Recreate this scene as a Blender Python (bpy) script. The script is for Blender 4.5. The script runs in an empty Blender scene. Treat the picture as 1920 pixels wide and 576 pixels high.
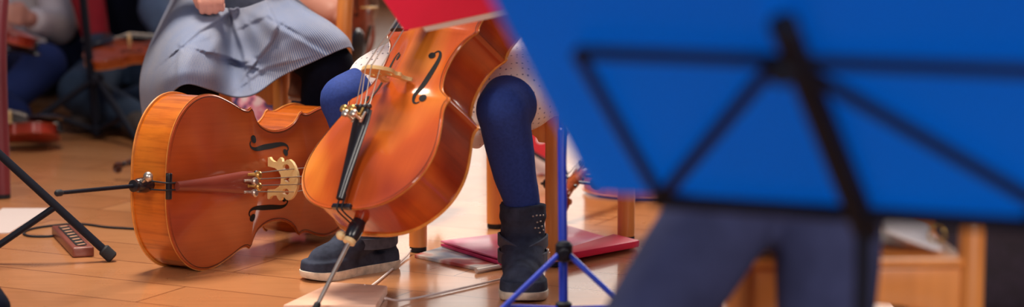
import bpy, bmesh, math, random
from mathutils import Vector, Matrix
random.seed(7)
SC = bpy.context.scene
COL = SC.collection
PI = math.pi

# ------------------------------------------------------------------ camera, world, lights, exposure
FPX, PITCH, CAM_H = 4500.0, math.radians(8.2), 0.95
cam_d = bpy.data.cameras.new('camera'); cam = bpy.data.objects.new('camera', cam_d); COL.objects.link(cam)
cam.location = (0, 0, CAM_H); cam.rotation_euler = (PI/2 - PITCH, 0, 0)
cam_d.sensor_width = 36; cam_d.lens = 36*FPX/1920
cam_d.clip_start = 0.05; cam_d.clip_end = 60
cam_d.dof.use_dof = True; cam_d.dof.focus_distance = 4.95; cam_d.dof.aperture_fstop = 2.1
SC.camera = cam
SC.view_settings.view_transform = 'Standard'; SC.view_settings.look = 'None'
SC.view_settings.gamma = 1; SC.view_settings.use_curve_mapping = False
SC.view_settings.exposure = 0.0

world = bpy.data.worlds.new('world'); SC.world = world; world.use_nodes = True
wb = world.node_tree.nodes['Background']; wb.inputs[0].default_value = (0.45, 0.60, 1.0, 1); wb.inputs[1].default_value = 0.20

def area(name, loc, target, sx, sy, power, color, spread=180):
    l = bpy.data.lights.new(name, 'AREA'); l.shape = 'RECTANGLE'; l.size = sx; l.size_y = sy; l.energy = power; l.color = color; l.spread = math.radians(spread)
    o = bpy.data.objects.new(name, l); COL.objects.link(o); o.location = loc
    o.rotation_euler = (Vector(target)-Vector(loc)).to_track_quat('-Z', 'Y').to_euler()
    return o
area('ceiling_lamp', (-0.9, 5.5, 3.2), (-0.25, 4.7, 0), 1.0, 1.0, 55, (1.0, 0.88, 0.72), 100)
area('daylight_side', (-2.6, 1.6, 2.3), (-0.3, 4.9, 0.2), 1.2, 1.4, 9, (1.0, 0.90, 0.80), 70)
area('fill_front', (1.6, -0.6, 2.3), (0.35, 4.2, 0.2), 2.0, 1.6, 34, (1.0, 0.90, 0.80), 90)  # added fill from the camera side to brighten front faces
area('daylight_rear', (2.4, 9.0, 2.4), (0.2, 4.6, 0.3), 2.0, 1.6, 30, (1.0, 0.93, 0.85), 90)

# ------------------------------------------------------------------ helpers
def at(px, py, d):
    x = (px-960)/FPX*d; y = (288-py)/FPX*d
    return Vector((x, d*math.cos(PITCH)+y*math.sin(PITCH), CAM_H-d*math.sin(PITCH)+y*math.cos(PITCH)))
def ground(px, py, z=0.0):
    o = Vector((0, 0, CAM_H)); r = at(px, py, 1.0)-o
    return o + r*((z-CAM_H)/r.z)
def lin(c): return c/12.92 if c <= 0.04045 else ((c+0.055)/1.055)**2.4
def rgb(r, g, b): return (lin(r/255), lin(g/255), lin(b/255), 1)

class N:
    def __init__(s, name):
        s.m = bpy.data.materials.new(name); s.m.use_nodes = True
        s.t = s.m.node_tree; s.b = s.t.nodes['Principled BSDF']
    def new(s, kind, **kw):
        n = s.t.nodes.new(kind)
        for k, v in kw.items():
            if k.startswith('i_'): n.inputs[k[2:].replace('_', ' ')].default_value = v
            else: setattr(n, k, v)
        return n
    def ln(s, a, b): s.t.links.new(a, b)
    def coords(s, scale=(1, 1, 1), out='Object', rot=(0, 0, 0)):
        tc = s.new('ShaderNodeTexCoord'); mp = s.new('ShaderNodeMapping')
        mp.inputs['Scale'].default_value = scale; mp.inputs['Rotation'].default_value = rot
        s.ln(tc.outputs[out], mp.inputs[0]); return mp.outputs[0]
    def ramp(s, fac, stops):
        r = s.new('ShaderNodeValToRGB'); e = r.color_ramp.elements
        e[0].position, e[0].color = stops[0]; e[1].position, e[1].color = stops[-1]
        for p, c in stops[1:-1]:
            k = e.new(p); k.color = c
        s.ln(fac, r.inputs[0]); return r.outputs[0]
    def mix(s, f, a, b, mode='MIX'):
        m = s.new('ShaderNodeMix', data_type='RGBA', blend_type=mode)
        for sock, v in ((m.inputs[0], f), (m.inputs[6], a), (m.inputs[7], b)):
            if hasattr(v, 'default_value'): s.ln(v, sock)
            else: sock.default_value = v
        return m.outputs[2]
    def noise(s, vec, scale, detail=4, rough=0.55):
        n = s.new('ShaderNodeTexNoise'); n.inputs['Scale'].default_value = scale; n.inputs['Detail'].default_value = detail
        n.inputs['Roughness'].default_value = rough; s.ln(vec, n.inputs['Vector']); return n.outputs['Fac']
    def bump(s, h, strength=0.2, dist=0.002):
        b = s.new('ShaderNodeBump'); b.inputs['Strength'].default_value = strength; b.inputs['Distance'].default_value = dist
        s.ln(h, b.inputs['Height']); s.ln(b.outputs[0], s.b.inputs['Normal'])

def plain(name, c, rough=0.5, metal=0.0, var=0.12, scale=30, coat=0.0, bump=0.0, spec=0.5):
    n = N(name); v = n.coords(); f = n.noise(v, scale)
    d = tuple(x*(1-var) for x in c[:3])+(1,); l = tuple(min(1, x*(1+var)) for x in c[:3])+(1,)
    n.ln(n.ramp(f, [(0.3, d), (0.7, l)]), n.b.inputs['Base Color'])
    n.b.inputs['Roughness'].default_value = rough; n.b.inputs['Metallic'].default_value = metal
    n.b.inputs['Coat Weight'].default_value = coat; n.b.inputs['Coat Roughness'].default_value = 0.15
    n.b.inputs['Specular IOR Level'].default_value = spec
    if bump: n.bump(f, bump)
    return n.m
def wood(name, dark, mid, light, rough=0.35, coat=0.0, grain=(60, 3, 60), big=3.0, flame=0.0, axis_out='Object', gf=0.75):
    n = N(name)
    g = n.noise(n.coords(grain, axis_out), 1.0, 5, 0.6)
    b = n.noise(n.coords((1, 1, 1), axis_out), big, 2, 0.5)
    base = n.ramp(b, [(0.32, dark), (0.5, mid), (0.7, light)])
    dk = tuple(x*0.72 for x in mid[:3])+(1,)
    gr = n.ramp(g, [(0.3, (0.80, 0.76, 0.72, 1)), (0.65, (1.05, 1.05, 1.05, 1))])
    c = n.mix(gf, base, gr, 'MULTIPLY')
    if flame:
        fl = n.ramp(n.noise(n.coords((75, 75, 5), axis_out), 1.0, 4, 0.65), [(0.36, (0.52, 0.42, 0.34, 1)), (0.56, (1.08, 1.06, 1.02, 1))])
        c = n.mix(flame, c, fl, 'MULTIPLY')
    n.ln(c, n.b.inputs['Base Color'])
    n.b.inputs['Roughness'].default_value = rough; n.b.inputs['Coat Weight'].default_value = coat; n.b.inputs['Coat Roughness'].default_value = 0.12
    return n.m

class MB:
    """collects shapes, then links them as ONE mesh object"""
    def __init__(s): s.v = []; s.f = []; s.mi = []
    def add(s, vs, fs, mi=0):
        o = len(s.v); s.v += [Vector(p) for p in vs]; s.f += [tuple(i+o for i in f) for f in fs]; s.mi += [mi]*len(fs); return s
    def tube(s, pts, rad, n=12, caps=True, mi=0, squash=None):
        pts = [Vector(p) for p in pts]
        if not hasattr(rad, '__len__'): rad = [rad]*len(pts)
        vs = []; fs = []; up = None
        for i, p in enumerate(pts):
            t = (pts[min(i+1, len(pts)-1)]-pts[max(i-1, 0)]).normalized()
            if up is None:
                up = Vector((0, 0, 1)) if abs(t.z) < 0.9 else Vector((1, 0, 0))
            a = t.cross(up)
            a = a.normalized() if a.length > 1e-5 else t.orthogonal().normalized()
            b = a.cross(t).normalized(); up = b
            for k in range(n):
                an = 2*PI*k/n; q = (1, 1) if squash is None else squash
                vs.append(p + (a*math.cos(an)*q[0] + b*math.sin(an)*q[1])*rad[i])
        for i in range(len(pts)-1):
            for k in range(n):
                fs.append((i*n+k, i*n+(k+1) % n, (i+1)*n+(k+1) % n, (i+1)*n+k))
        if caps:
            fs.append(tuple(reversed(range(n)))); fs.append(tuple((len(pts)-1)*n+k for k in range(n)))
        return s.add(vs, fs, mi)
    def rod(s, a, b, r, n=14, mi=0, bev=0.25):
        a = Vector(a); b = Vector(b); t = (b-a); L = t.length; t = t.normalized(); e = min(r*bev, L*0.2)
        return s.tube([a, a+t*e, b-t*e, b], [r-e, r, r, r-e], n, True, mi)
    def ball(s, c, r, sc=(1, 1, 1), n=14, mi=0, rot=None):
        c = Vector(c); vs = []; fs = []; m = n//2+1
        for i in range(1, m):
            th = PI*i/m
            for k in range(n):
                ph = 2*PI*k/n
                q = Vector((r*sc[0]*math.sin(th)*math.cos(ph), r*sc[1]*math.sin(th)*math.sin(ph), r*sc[2]*math.cos(th)))
                vs.append(c + (rot @ q if rot else q))
        top = Vector((0, 0, r*sc[2])); vs.append(c+(rot @ top if rot else top)); vs.append(c-(rot @ top if rot else top))
        for i in range(m-2):
            for k in range(n): fs.append((i*n+k, (i+1)*n+k, (i+1)*n+(k+1) % n, i*n+(k+1) % n))
        T = len(vs)-2
        for k in range(n):
            fs.append((T, k, (k+1) % n)); fs.append((T+1, (m-2)*n+(k+1) % n, (m-2)*n+k))
        return s.add(vs, fs, mi)
    def capsule(s, p0, r0, p1, r1, n=18):
        p0 = Vector(p0); p1 = Vector(p1); t = (p1-p0); L = t.length; t = t.normalized(); pts = []; rr = []
        for k in range(5):
            a = PI/2*(1-k/4); pts.append(p0-t*r0*math.sin(a)); rr.append(max(r0*math.cos(a), r0*0.02))
        for k in range(5):
            a = PI/2*k/4; pts.append(p1+t*r1*math.sin(a)); rr.append(max(r1*math.cos(a), r1*0.02))
        return s.tube(pts, rr, n)
    def chain(s, pr):
        for (a, ra), (b, rb) in zip(pr, pr[1:]): s.capsule(a, ra, b, rb)
        return s
    def box(s, c, size, rot=None, bev=0.0, mi=0):
        bm = bmesh.new(); bmesh.ops.create_cube(bm, size=1)
        for v in bm.verts: v.co = Vector((v.co.x*size[0], v.co.y*size[1], v.co.z*size[2]))
        if bev: bmesh.ops.bevel(bm, geom=list(bm.edges), offset=bev, segments=3, affect='EDGES', profile=0.5)
        return s.frombm(bm, Matrix.Translation(Vector(c)) @ (rot.to_4x4() if rot else Matrix()), mi)
    def frombm(s, bm, M=None, mi=0):
        bm.verts.ensure_lookup_table()
        for i, v in enumerate(bm.verts): v.index = i
        s.add([(M @ v.co) if M else v.co.copy() for v in bm.verts], [tuple(v.index for v in f.verts) for f in bm.faces], mi); bm.free(); return s
    def prism(s, poly, thick, M=None, bev=0.0, mi=0):
        """poly: list of (x, y); extruded from z=0 to z=thick, then M"""
        bm = bmesh.new(); vs = [bm.verts.new((x, y, 0)) for x, y in poly]; f = bm.faces.new(vs)
        r = bmesh.ops.extrude_face_region(bm, geom=[f])
        for e in r['geom']:
            if isinstance(e, bmesh.types.BMVert): e.co.z += thick
        bmesh.ops.recalc_face_normals(bm, faces=list(bm.faces))
        if bev: bmesh.ops.bevel(bm, geom=list(bm.edges), offset=bev, segments=2, affect='EDGES', profile=0.5)
        return s.frombm(bm, M, mi)
    def lathe(s, prof, M=None, n=20, mi=0):
        vs = []; fs = []
        for r, z in prof:
            for k in range(n):
                a = 2*PI*k/n; p = Vector((r*math.cos(a), r*math.sin(a), z)); vs.append(M @ p if M else p)
        for i in range(len(prof)-1):
            for k in range(n): fs.append((i*n+k, i*n+(k+1) % n, (i+1)*n+(k+1) % n, (i+1)*n+k))
        fs.append(tuple(reversed(range(n)))); fs.append(tuple((len(prof)-1)*n+k for k in range(n)))
        return s.add(vs, fs, mi)
    def grid(s, rows, mi=0, close=False):
        h = len(rows); w = len(rows[0]); vs = [p for r in rows for p in r]; fs = []
        for i in range(h-1):
            for j in range(w if close else w-1):
                fs.append((i*w+j, i*w+(j+1) % w, (i+1)*w+(j+1) % w, (i+1)*w+j))
        return s.add(vs, fs, mi)
    def move(s, M): s.v = [M @ p for p in s.v]; return s
    def build(s, name, mats, parent=None, smooth=True, sharp=35, world=False, label=None):
        me = bpy.data.meshes.new(name)
        vs = s.v
        if world and parent is not None:
            inv = parent['_m']; inv = Matrix([list(inv[i*4:i*4+4]) for i in range(4)]).inverted(); vs = [inv @ p for p in vs]
        me.from_pydata([tuple(p) for p in vs], [], s.f)
        if not isinstance(mats, (list, tuple)): mats = [mats]
        for m in mats: me.materials.append(m)
        me.polygons.foreach_set('material_index', s.mi)
        bm = bmesh.new(); bm.from_mesh(me); bmesh.ops.recalc_face_normals(bm, faces=list(bm.faces)); bm.to_mesh(me); bm.free()
        if smooth:
            me.polygons.foreach_set('use_smooth', [True]*len(me.polygons)); me.set_sharp_from_angle(angle=math.radians(sharp))
        o = bpy.data.objects.new(name, me); COL.objects.link(o)
        if parent is not None: o.parent = parent
        if label: o['label'] = label
        return o

def baked(o, remesh=None, smooth=0, subsurf=0, solid=0.0, offset=-1, deci=None):
    """apply modifiers by replacing the mesh with its evaluated copy"""
    if remesh:
        m = o.modifiers.new('r', 'REMESH'); m.mode = 'VOXEL'; m.voxel_size = remesh; m.use_smooth_shade = True
    if smooth:
        m = o.modifiers.new('s', 'SMOOTH'); m.factor = 0.5; m.iterations = smooth
    if solid:
        m = o.modifiers.new('t', 'SOLIDIFY'); m.thickness = solid; m.offset = offset
    if subsurf:
        m = o.modifiers.new('u', 'SUBSURF'); m.levels = subsurf; m.render_levels = subsurf
    bpy.context.view_layer.update()
    dg = bpy.context.evaluated_depsgraph_get(); me = bpy.data.meshes.new_from_object(o.evaluated_get(dg))
    o.modifiers.clear(); old = o.data; mats = list(old.materials); o.data = me
    me.materials.clear()
    for m in mats: me.materials.append(m)
    me.polygons.foreach_set('use_smooth', [True]*len(me.polygons))
    return o
def filled(name, loops, thick, mat, parent, M):
    """a flat outline with holes (list of loops), extruded by thick, filled as one mesh"""
    cu = bpy.data.curves.new(name, 'CURVE'); cu.dimensions = '2D'; cu.fill_mode = 'BOTH'; cu.extrude = thick/2
    for lp in loops:
        sp = cu.splines.new('POLY'); sp.points.add(len(lp)-1); sp.use_cyclic_u = True
        for p, (x, y) in zip(sp.points, lp): p.co = (x, y, 0, 1)
    t = bpy.data.objects.new(name, cu); COL.objects.link(t); bpy.context.view_layer.update()
    me = bpy.data.meshes.new_from_object(t.evaluated_get(bpy.context.evaluated_depsgraph_get()))
    bpy.data.objects.remove(t); bpy.data.curves.remove(cu)
    me.transform(M); me.materials.clear(); me.materials.append(mat)
    o = bpy.data.objects.new(name, me); COL.objects.link(o); o.parent = parent; return o
def tag(o, label, cat, group=None, kind=None):
    o['label'] = label; o['category'] = cat
    if group: o['group'] = group
    if kind: o['kind'] = kind
    return o
def thing(name, label, cat, M=(0, 0, 0), group=None):
    o = bpy.data.objects.new(name, None); COL.objects.link(o); o.empty_display_size = 0.05
    if not isinstance(M, Matrix): M = Matrix.Translation(Vector(M))
    o.matrix_world = M; o['_m'] = [x for r in M for x in r]
    return tag(o, label, cat, group)
def struct(o):
    o['kind'] = 'structure'; return o
def copy_tree(o, parent=None):
    c = o.copy(); COL.objects.link(c); c.parent = parent
    if parent is not None: c.matrix_parent_inverse = Matrix()
    for ch in list(o.children): copy_tree(ch, c)
    return c
def cr(p, t):
    """Catmull-Rom through p (list of Vectors), t in 0..len-1"""
    n = len(p)-1; i = min(int(t), n-1); f = t-i
    a = p[i-1] if i > 0 else p[0]*2-p[1]; b = p[i]; c = p[i+1]; d = p[i+2] if i+2 <= n else p[n]*2-p[n-1]
    return 0.5*((2*b)+(c-a)*f+(2*a-5*b+4*c-d)*f*f+(3*b-a-3*c+d)*f**3)
def spline(pts, k=8):
    p = [Vector(q) for q in pts]; return [cr(p, i/k) for i in range((len(p)-1)*k+1)]
def sst(a, b, x):
    t = max(0, min(1, (x-a)/(b-a))); return t*t*(3-2*t)
def rotz(a): return Matrix.Rotation(a, 4, 'Z')
def frame(o, x, y):
    """matrix with origin o, x axis x, y axis near y"""
    x = Vector(x).normalized(); z = x.cross(Vector(y)).normalized(); y = z.cross(x)
    return Matrix(((x.x, y.x, z.x, o[0]), (x.y, y.y, z.y, o[1]), (x.z, y.z, z.z, o[2]), (0, 0, 0, 1)))

# ------------------------------------------------------------------ materials
M_black = plain('black_metal', rgb(16, 20, 34), 0.6, 0.0, 0.1, spec=0.2)
M_ebony = plain('ebony', rgb(22, 22, 32), 0.28, 0, 0.15, 20, coat=0.3)
M_rubber = plain('rubber', rgb(18, 20, 30), 0.7)
M_steel = plain('steel', rgb(200, 190, 180), 0.3, 0.9)
M_gold = plain('brass', rgb(205, 165, 95), 0.3, 0.85)
M_cream = plain('cream_bone', rgb(226, 200, 150), 0.4)
M_blue_paint = plain('blue_paint', rgb(22, 62, 205), 0.35, 0, 0.08)
M_chair = wood('beech', rgb(214, 132, 66), rgb(230, 148, 78), rgb(240, 164, 92), 0.35, 0.2, (40, 40, 2.5), 4)
M_chair_red = wood('dark_red_wood', rgb(92, 30, 44), rgb(112, 38, 50), rgb(128, 46, 56), 0.45, 0.1, (40, 40, 2.5), 4)
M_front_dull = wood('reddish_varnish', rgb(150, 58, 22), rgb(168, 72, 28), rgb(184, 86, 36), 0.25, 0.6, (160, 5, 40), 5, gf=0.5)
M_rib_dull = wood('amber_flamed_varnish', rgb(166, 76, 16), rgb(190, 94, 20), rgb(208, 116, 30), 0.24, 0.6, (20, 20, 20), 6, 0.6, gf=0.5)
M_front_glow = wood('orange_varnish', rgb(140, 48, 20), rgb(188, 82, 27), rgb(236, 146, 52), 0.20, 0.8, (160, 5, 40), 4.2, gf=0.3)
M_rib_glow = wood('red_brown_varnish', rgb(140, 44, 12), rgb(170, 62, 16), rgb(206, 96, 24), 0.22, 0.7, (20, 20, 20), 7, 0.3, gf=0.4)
M_edge = plain('worn_edge', rgb(205, 128, 56), 0.35, 0, 0.2, 40, coat=0.4)
M_tail_red = wood('rosewood', rgb(104, 44, 34), rgb(122, 52, 40), rgb(134, 60, 46), 0.3, 0.3, (80, 6, 40), 8)
M_maple = wood('pale_maple', rgb(222, 182, 118), rgb(232, 196, 134), rgb(238, 206, 148), 0.45, 0.1, (30, 90, 30), 20)
M_purf = plain('purfling', rgb(52, 26, 18), 0.4)
M_skin = plain('skin', rgb(226, 160, 140), 0.5, 0, 0.06, 20)
M_hair = plain('brown_hair', rgb(70, 44, 30), 0.5, 0, 0.3, 80)
M_navy = plain('navy_tights', rgb(44, 66, 138), 0.8, 0, 0.14, 160, bump=0.1, spec=0.2)
M_legging = plain('black_leggings', rgb(10, 15, 30), 0.9, 0, 0.15, 120, spec=0.08)
M_boot = plain('dark_suede', rgb(58, 64, 82), 0.9, 0, 0.4, 32, bump=0.25, spec=0.15)
M_bootband = plain('suede_strap', rgb(78, 84, 102), 0.8, 0, 0.25, 60, bump=0.2)
M_sole = plain('dirty_rubber_sole', rgb(218, 204, 186), 0.7, 0, 0.3, 45)
M_jeans = plain('jeans', rgb(58, 64, 100), 0.9, 0, 0.3, 9, bump=0.1, spec=0.15)
M_jeans2 = plain('teal_jeans', rgb(26, 48, 74), 0.85, 0, 0.2, 30)
M_dark = plain('dark_cloth', rgb(14, 18, 34), 0.9, 0, 0.25, 12, spec=0.1)
M_redcloth = plain('red_cloth', rgb(160, 20, 38), 0.8, 0, 0.15, 12)
M_white = plain('white_cloth', rgb(236, 226, 228), 0.8, 0, 0.06, 12)
M_pink = plain('pink_cloth', rgb(240, 120, 140), 0.8, 0, 0.1, 12)
M_greyblue = plain('grey_blue_cloth', rgb(84, 104, 136), 0.8, 0, 0.2, 14)
M_blueknee = plain('blue_cloth', rgb(14, 36, 92), 0.9, 0, 0.15, 14)
M_bodice = plain('grey_blue_weave', rgb(112, 124, 148), 0.9, 0, 0.15, 60)
M_paper = plain('paper', rgb(232, 224, 220), 0.7, 0, 0.05, 8)
M_redbook = plain('red_cover', rgb(248, 36, 82), 0.5, 0, 0.04, 8)
_n = N('blue_translucent_plastic'); _n.b.inputs['Base Color'].default_value = rgb(4, 112, 222); _n.b.inputs['Roughness'].default_value = 0.5
_tr = _n.new('ShaderNodeBsdfTranslucent'); _tr.inputs[0].default_value = rgb(40, 178, 255); _mx = _n.new('ShaderNodeMixShader'); _mx.inputs[0].default_value = 0.8
_out = [q for q in _n.t.nodes if q.type == 'OUTPUT_MATERIAL'][0]
_n.ln(_n.b.outputs[0], _mx.inputs[1]); _n.ln(_tr.outputs[0], _mx.inputs[2]); _n.ln(_mx.outputs[0], _out.inputs[0]); M_bluefolder = _n.m
M_void = plain('inside_black', rgb(10, 10, 16), 0.9)

def floor_mat():
    n = N('varnished_parquet')
    v = n.coords((1, 1, 1), 'Object', (0, 0, math.radians(27)))
    br = n.new('ShaderNodeTexBrick'); br.offset = 0.37
    br.inputs['Scale'].default_value = 1.0; br.inputs['Brick Width'].default_value = 1.15; br.inputs['Row Height'].default_value = 0.17
    br.inputs['Mortar Size'].default_value = 0.0022; br.inputs['Mortar Smooth'].default_value = 0.3; br.inputs['Bias'].default_value = 0
    br.inputs['Color1'].default_value = rgb(182, 120, 76); br.inputs['Color2'].default_value = rgb(198, 138, 92); br.inputs['Mortar'].default_value = rgb(120, 70, 42)
    n.ln(v, br.inputs['Vector'])
    g = n.noise(n.coords((5, 60, 20), 'Object', (0, 0, math.radians(27))), 1.0, 5, 0.6)
    c = n.mix(0.6, br.outputs['Color'], n.ramp(g, [(0.3, (0.82, 0.78, 0.74, 1)), (0.7, (1.06, 1.04, 1.02, 1))]), 'MULTIPLY')
    n.ln(c, n.b.inputs['Base Color'])
    s = n.noise(n.coords((1, 1, 1)), 9, 4)
    r = n.new('ShaderNodeMapRange'); r.inputs['To Min'].default_value = 0.22; r.inputs['To Max'].default_value = 0.36; n.b.inputs['Coat Weight'].default_value = 0.55; n.b.inputs['Coat Roughness'].default_value = 0.10
    n.ln(s, r.inputs['Value']); n.ln(r.outputs[0], n.b.inputs['Roughness'])
    n.bump(br.outputs['Fac'], 0.15, -0.002)
    return n.m
M_floor = floor_mat()
M_wall = plain('warm_plaster', rgb(214, 190, 164), 0.85, 0, 0.04, 5)
M_trim = plain('oak_trim', rgb(150, 100, 66), 0.5)
def glow_mat(name, c, s):
    n = N(name); n.b.inputs['Base Color'].default_value = (0.8, 0.8, 0.8, 1)
    n.b.inputs['Emission Color'].default_value = c; n.b.inputs['Emission Strength'].default_value = s; return n.m
M_daylight = glow_mat('daylit_window', (1.0, 0.88, 0.79, 1), 1.6)

# ------------------------------------------------------------------ the setting
struct(MB().box((0, 6.0, -0.05), (9.0, 13.0, 0.1)).build('floor', M_floor, smooth=False))
WY = 11.6
def wall(name, c, s): return struct(MB().box(c, s).build(name, M_wall, smooth=False))
# back wall with a wide window bay: piers, parapet and head round two openings
wall('wall_back', (0, WY+0.1, 0.14), (9.0, 0.2, 0.28))
wall('wall_back_head', (0, WY+0.1, 2.75), (9.0, 0.2, 0.7))
wall('wall_back_pier', (-2.65, WY+0.1, 1.34), (3.7, 0.2, 2.12))
wall('wall_back_mullion', (0.75, WY+0.1, 1.34), (0.3, 0.2, 2.12))
wall('wall_back_end', (3.65, WY+0.1, 1.34), (1.7, 0.2, 2.12))
wall('wall_left', (-4.6, 6.0, 1.5), (0.2, 13.0, 3.2))
wall('wall_right', (4.6, 6.0, 1.5), (0.2, 13.0, 3.2))
struct(MB().box((0, WY-0.012, 0.05), (8.9, 0.024, 0.10), bev=0.004).build('baseboard_back', M_trim))
for nm, x0, x1 in (('window_1', -0.8, 0.6), ('window_2', 0.9, 2.8)):
    w = struct(MB().box(((x0+x1)/2, WY+0.16, 1.34), (x1-x0, 0.02, 2.12)).build(nm, M_daylight, smooth=False))
    fr = MB()
    for x in (x0+0.03, (x0+x1)/2, x1-0.03): fr.box((x, WY+0.09, 1.34), (0.06, 0.06, 2.12))
    for z in (0.31, 2.37): fr.box(((x0+x1)/2, WY+0.09, z), (x1-x0, 0.06, 0.06))
    fr.build('window_frame', M_paper, w, smooth=False)

# ------------------------------------------------------------------ bowed instruments
LOW = [(0, 0), (.003, .085), (.022, .165), (.060, .228), (.115, .272), (.175, .289), (.24, .284), (.31, .260), (.365, .236), (.395, .231), (.412, .238)]
MID = [(.420, .232), (.432, .208), (.455, .180), (.50, .160), (.545, .154), (.59, .158), (.63, .172), (.655, .191), (.667, .207)]
UPP = [(.678, .213), (.692, .207), (.72, .207), (.77, .222), (.82, .229), (.87, .222), (.92, .197), (.955, .155), (.982, .095), (.997, .035), (1.0, 0.0)]
def half_outline():
    out = []
    for seg in (LOW, MID, UPP):
        p = spline([(a, b, 0) for a, b in seg], 5)
        out += [(max(0, min(1, q.x)), max(0, q.y)) for q in p]
    return out
HALF = half_outline()
def make_instrument(name, label, cat, M, L, mats, rib=0.165, violin=False, tail=None, endpin=None, detail=True, group=None, metal_pin=False, lean=0.0):
    """local axes: x across, y from the bottom block to the scroll, z out of the front"""
    root = thing(name, label, cat, M, group)
    mf, mr, me = mats; RD = rib*L; H = 0.036*L; ET = 0.008*L
    def V(t):
        for (a, va), (b, vb) in zip(HALF, HALF[1:]):
            if a <= t <= b and b > a: return va+(vb-va)*(t-a)/(b-a)
        return 0.0
    def zb(x, y):
        t = y/L; v = V(t)*L
        if v <= 1e-6: return 0.0
        s = min(1, abs(x)/v/0.94); e = (sst(0, .20, t)*sst(0, .22, 1-t))**0.7
        return H*e*(0.5+0.5*math.cos(PI*s))
    S = [-1, -.985, -.96, -.93, -.88, -.8, -.7, -.58, -.45, -.3, -.15, 0, .15, .3, .45, .58, .7, .8, .88, .93, .96, .985, 1]
    def plate(z0, sgn, nm, mat):
        b = MB(); rows = []
        for t, v in HALF[1:-1]:
            r = []
            for s in S:
                # pull the ends inwards so the rim stays even in width
                y = t*L; x = s*v*L
                h = zb(x, y)
                if abs(s) == 1: h -= 0.0025
                r.append(Vector((x, y, z0+sgn*h)))
            rows.append(r)
        b.grid(rows)
        n = len(S); R = len(rows)
        loop = [rows[i][0] for i in range(R)]+[rows[R-1][j] for j in range(1, n)]+[rows[i][n-1] for i in range(R-2, -1, -1)]+[rows[0][j] for j in range(n-2, 0, -1)]
        cen = Vector((0, L*0.5, 0))
        o1 = []; o2 = []; o3 = []
        for p in loop:
            d = Vector((p.x*1.0, (p.y-cen.y)*0.5, 0)); d = d.normalized() if d.length else d
            o1.append(Vector((p.x, p.y, z0-sgn*0.002))+d*0.0015); o2.append(Vector((p.x, p.y, z0-sgn*ET))+d*0.0008)
            o3.append(Vector((p.x, p.y, z0-sgn*ET))-d*0.008)
        b.grid([loop, o1, o2, o3], mi=1, close=True)
        return b.build(nm, [mat, me], root, sharp=50)
    belly = plate(0, 1, 'belly', mf)
    plate(-RD, -1, 'back', mr)
    # ribs
    loop = [(v, t) for t, v in HALF]+[(-v, t) for t, v in reversed(HALF[1:-1])]
    def inset(v, t):
        d = Vector((v, (t-0.5)*0.5)); d = d.normalized(); return v*L-d.x*0.004, t*L-d.y*0.004
    rr = []
    for k in range(5):
        z = -ET*0.6-(RD-ET*1.2)*k/4; rr.append([Vector((*inset(v, t), z)) for v, t in loop])
    MB().grid(rr, close=True).build('ribs', mr, root, sharp=40)
    # purfling laid in just inside the edge
    if detail:
        pf = MB()
        for sgn in (-1, 1):
            top = []; bot = []
            for t, v in HALF[2:-2]:
                y = (0.5+(t-0.5)*0.985)*L; x = v*L
                for lst, s in ((top, 0.945), (bot, 0.957)):
                    w = 0.0055 if lst is top else 0.0040
                    xx = max(x-w, 0); lst.append(Vector((sgn*xx, y, zb(xx, y)+0.0007)))
            pf.grid([top, bot])
        pf.build('purfling', M_purf, belly)
    # sound holes: black inlays following the arch, painted shade in place of cut openings
    F = [(.083, .583), (.092, .592), (.102, .588), (.1075, .570), (.107, .540), (.1045, .505), (.103, .470), (.1005, .435), (.1, .408), (.106, .391), (.117, .387), (.127, .394)]
    for sgn in (-1, 1):
        p = spline([(a*L*sgn, b*L, 0) for a, b in F], 6); n = len(p); l = []; r = []
        for i, q in enumerate(p):
            t = (p[min(i+1, n-1)]-p[max(i-1, 0)]).normalized(); nn = Vector((-t.y, t.x, 0)); f = i/(n-1)
            w = L*(0.0022+0.0068*math.sin(PI*f)**2)
            for lst, k in ((l, 1), (r, -1)):
                c = q+nn*w*k; lst.append(Vector((c.x, c.y, zb(c.x, c.y)+0.0008)))
        b = MB().grid([l, r])
        for (ex, ey, er) in ((.0795, .573, .0115), (.1325, .409, .0135)):
            k = 16; c = (ex*L*sgn, ey*L); ring = [Vector((c[0]+math.cos(2*PI*i/k)*er*L, c[1]+math.sin(2*PI*i/k)*er*L, 0)) for i in range(k)]
            ring = [Vector((q.x, q.y, zb(q.x, q.y)+0.0009)) for q in ring]
            b.add(ring, [tuple(range(k))])
        b.build('f_hole', M_void, root, smooth=False)
    # bridge
    BY = 0.465*L; bh = 0.132*L; bw = 0.132*L; z0 = zb(0, BY)
    half = [(.0, .44), (.10, .43), (.20, .36), (.27, .24), (.29, .10), (.30, 0), (.53, 0), (.54, .05), (.47, .11), (.43, .2), (.43, .30), (.49, .33), (.55, .40), (.52, .46), (.45, .47), (.46, .56), (.51, .62), (.52, .70), (.46, .80), (.36, .88), (.2, .96), (0, 1.0)]
    lp = [(x*bw, y*bh) for x, y in half]+[(-x*bw, y*bh) for x, y in reversed(half[1:-1])]
    circ = lambda cx, cy, a, c, n=14: [((cx+a*math.cos(2*PI*i/n))*bw, (cy+c*math.sin(2*PI*i/n))*bh) for i in range(n)]
    heart = [(x*bw, (y+.62)*bh) for x, y in ((0, -.10), (.05, -.02), (.085, .05), (.06, .10), (.02, .085), (0, .05), (-.02, .085), (-.06, .10), (-.085, .05), (-.05, -.02))]
    MBr = Matrix.Translation((0, BY, z0-0.001)) @ Matrix.Rotation(PI/2+lean, 4, 'X')
    filled('bridge', [lp, heart, circ(.31, .60, .085, .11), circ(-.31, .60, .085, .11)], 0.012*L, M_maple, root, MBr)
    ztop = z0+bh*math.cos(lean); BT = BY-bh*math.sin(lean)
    # tailpiece
    t0, t1 = 0.018*L, 0.305*L; zt0, zt1 = zb(0, 0.05*L)+0.012*L, z0+0.06*L
    rows = []
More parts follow.
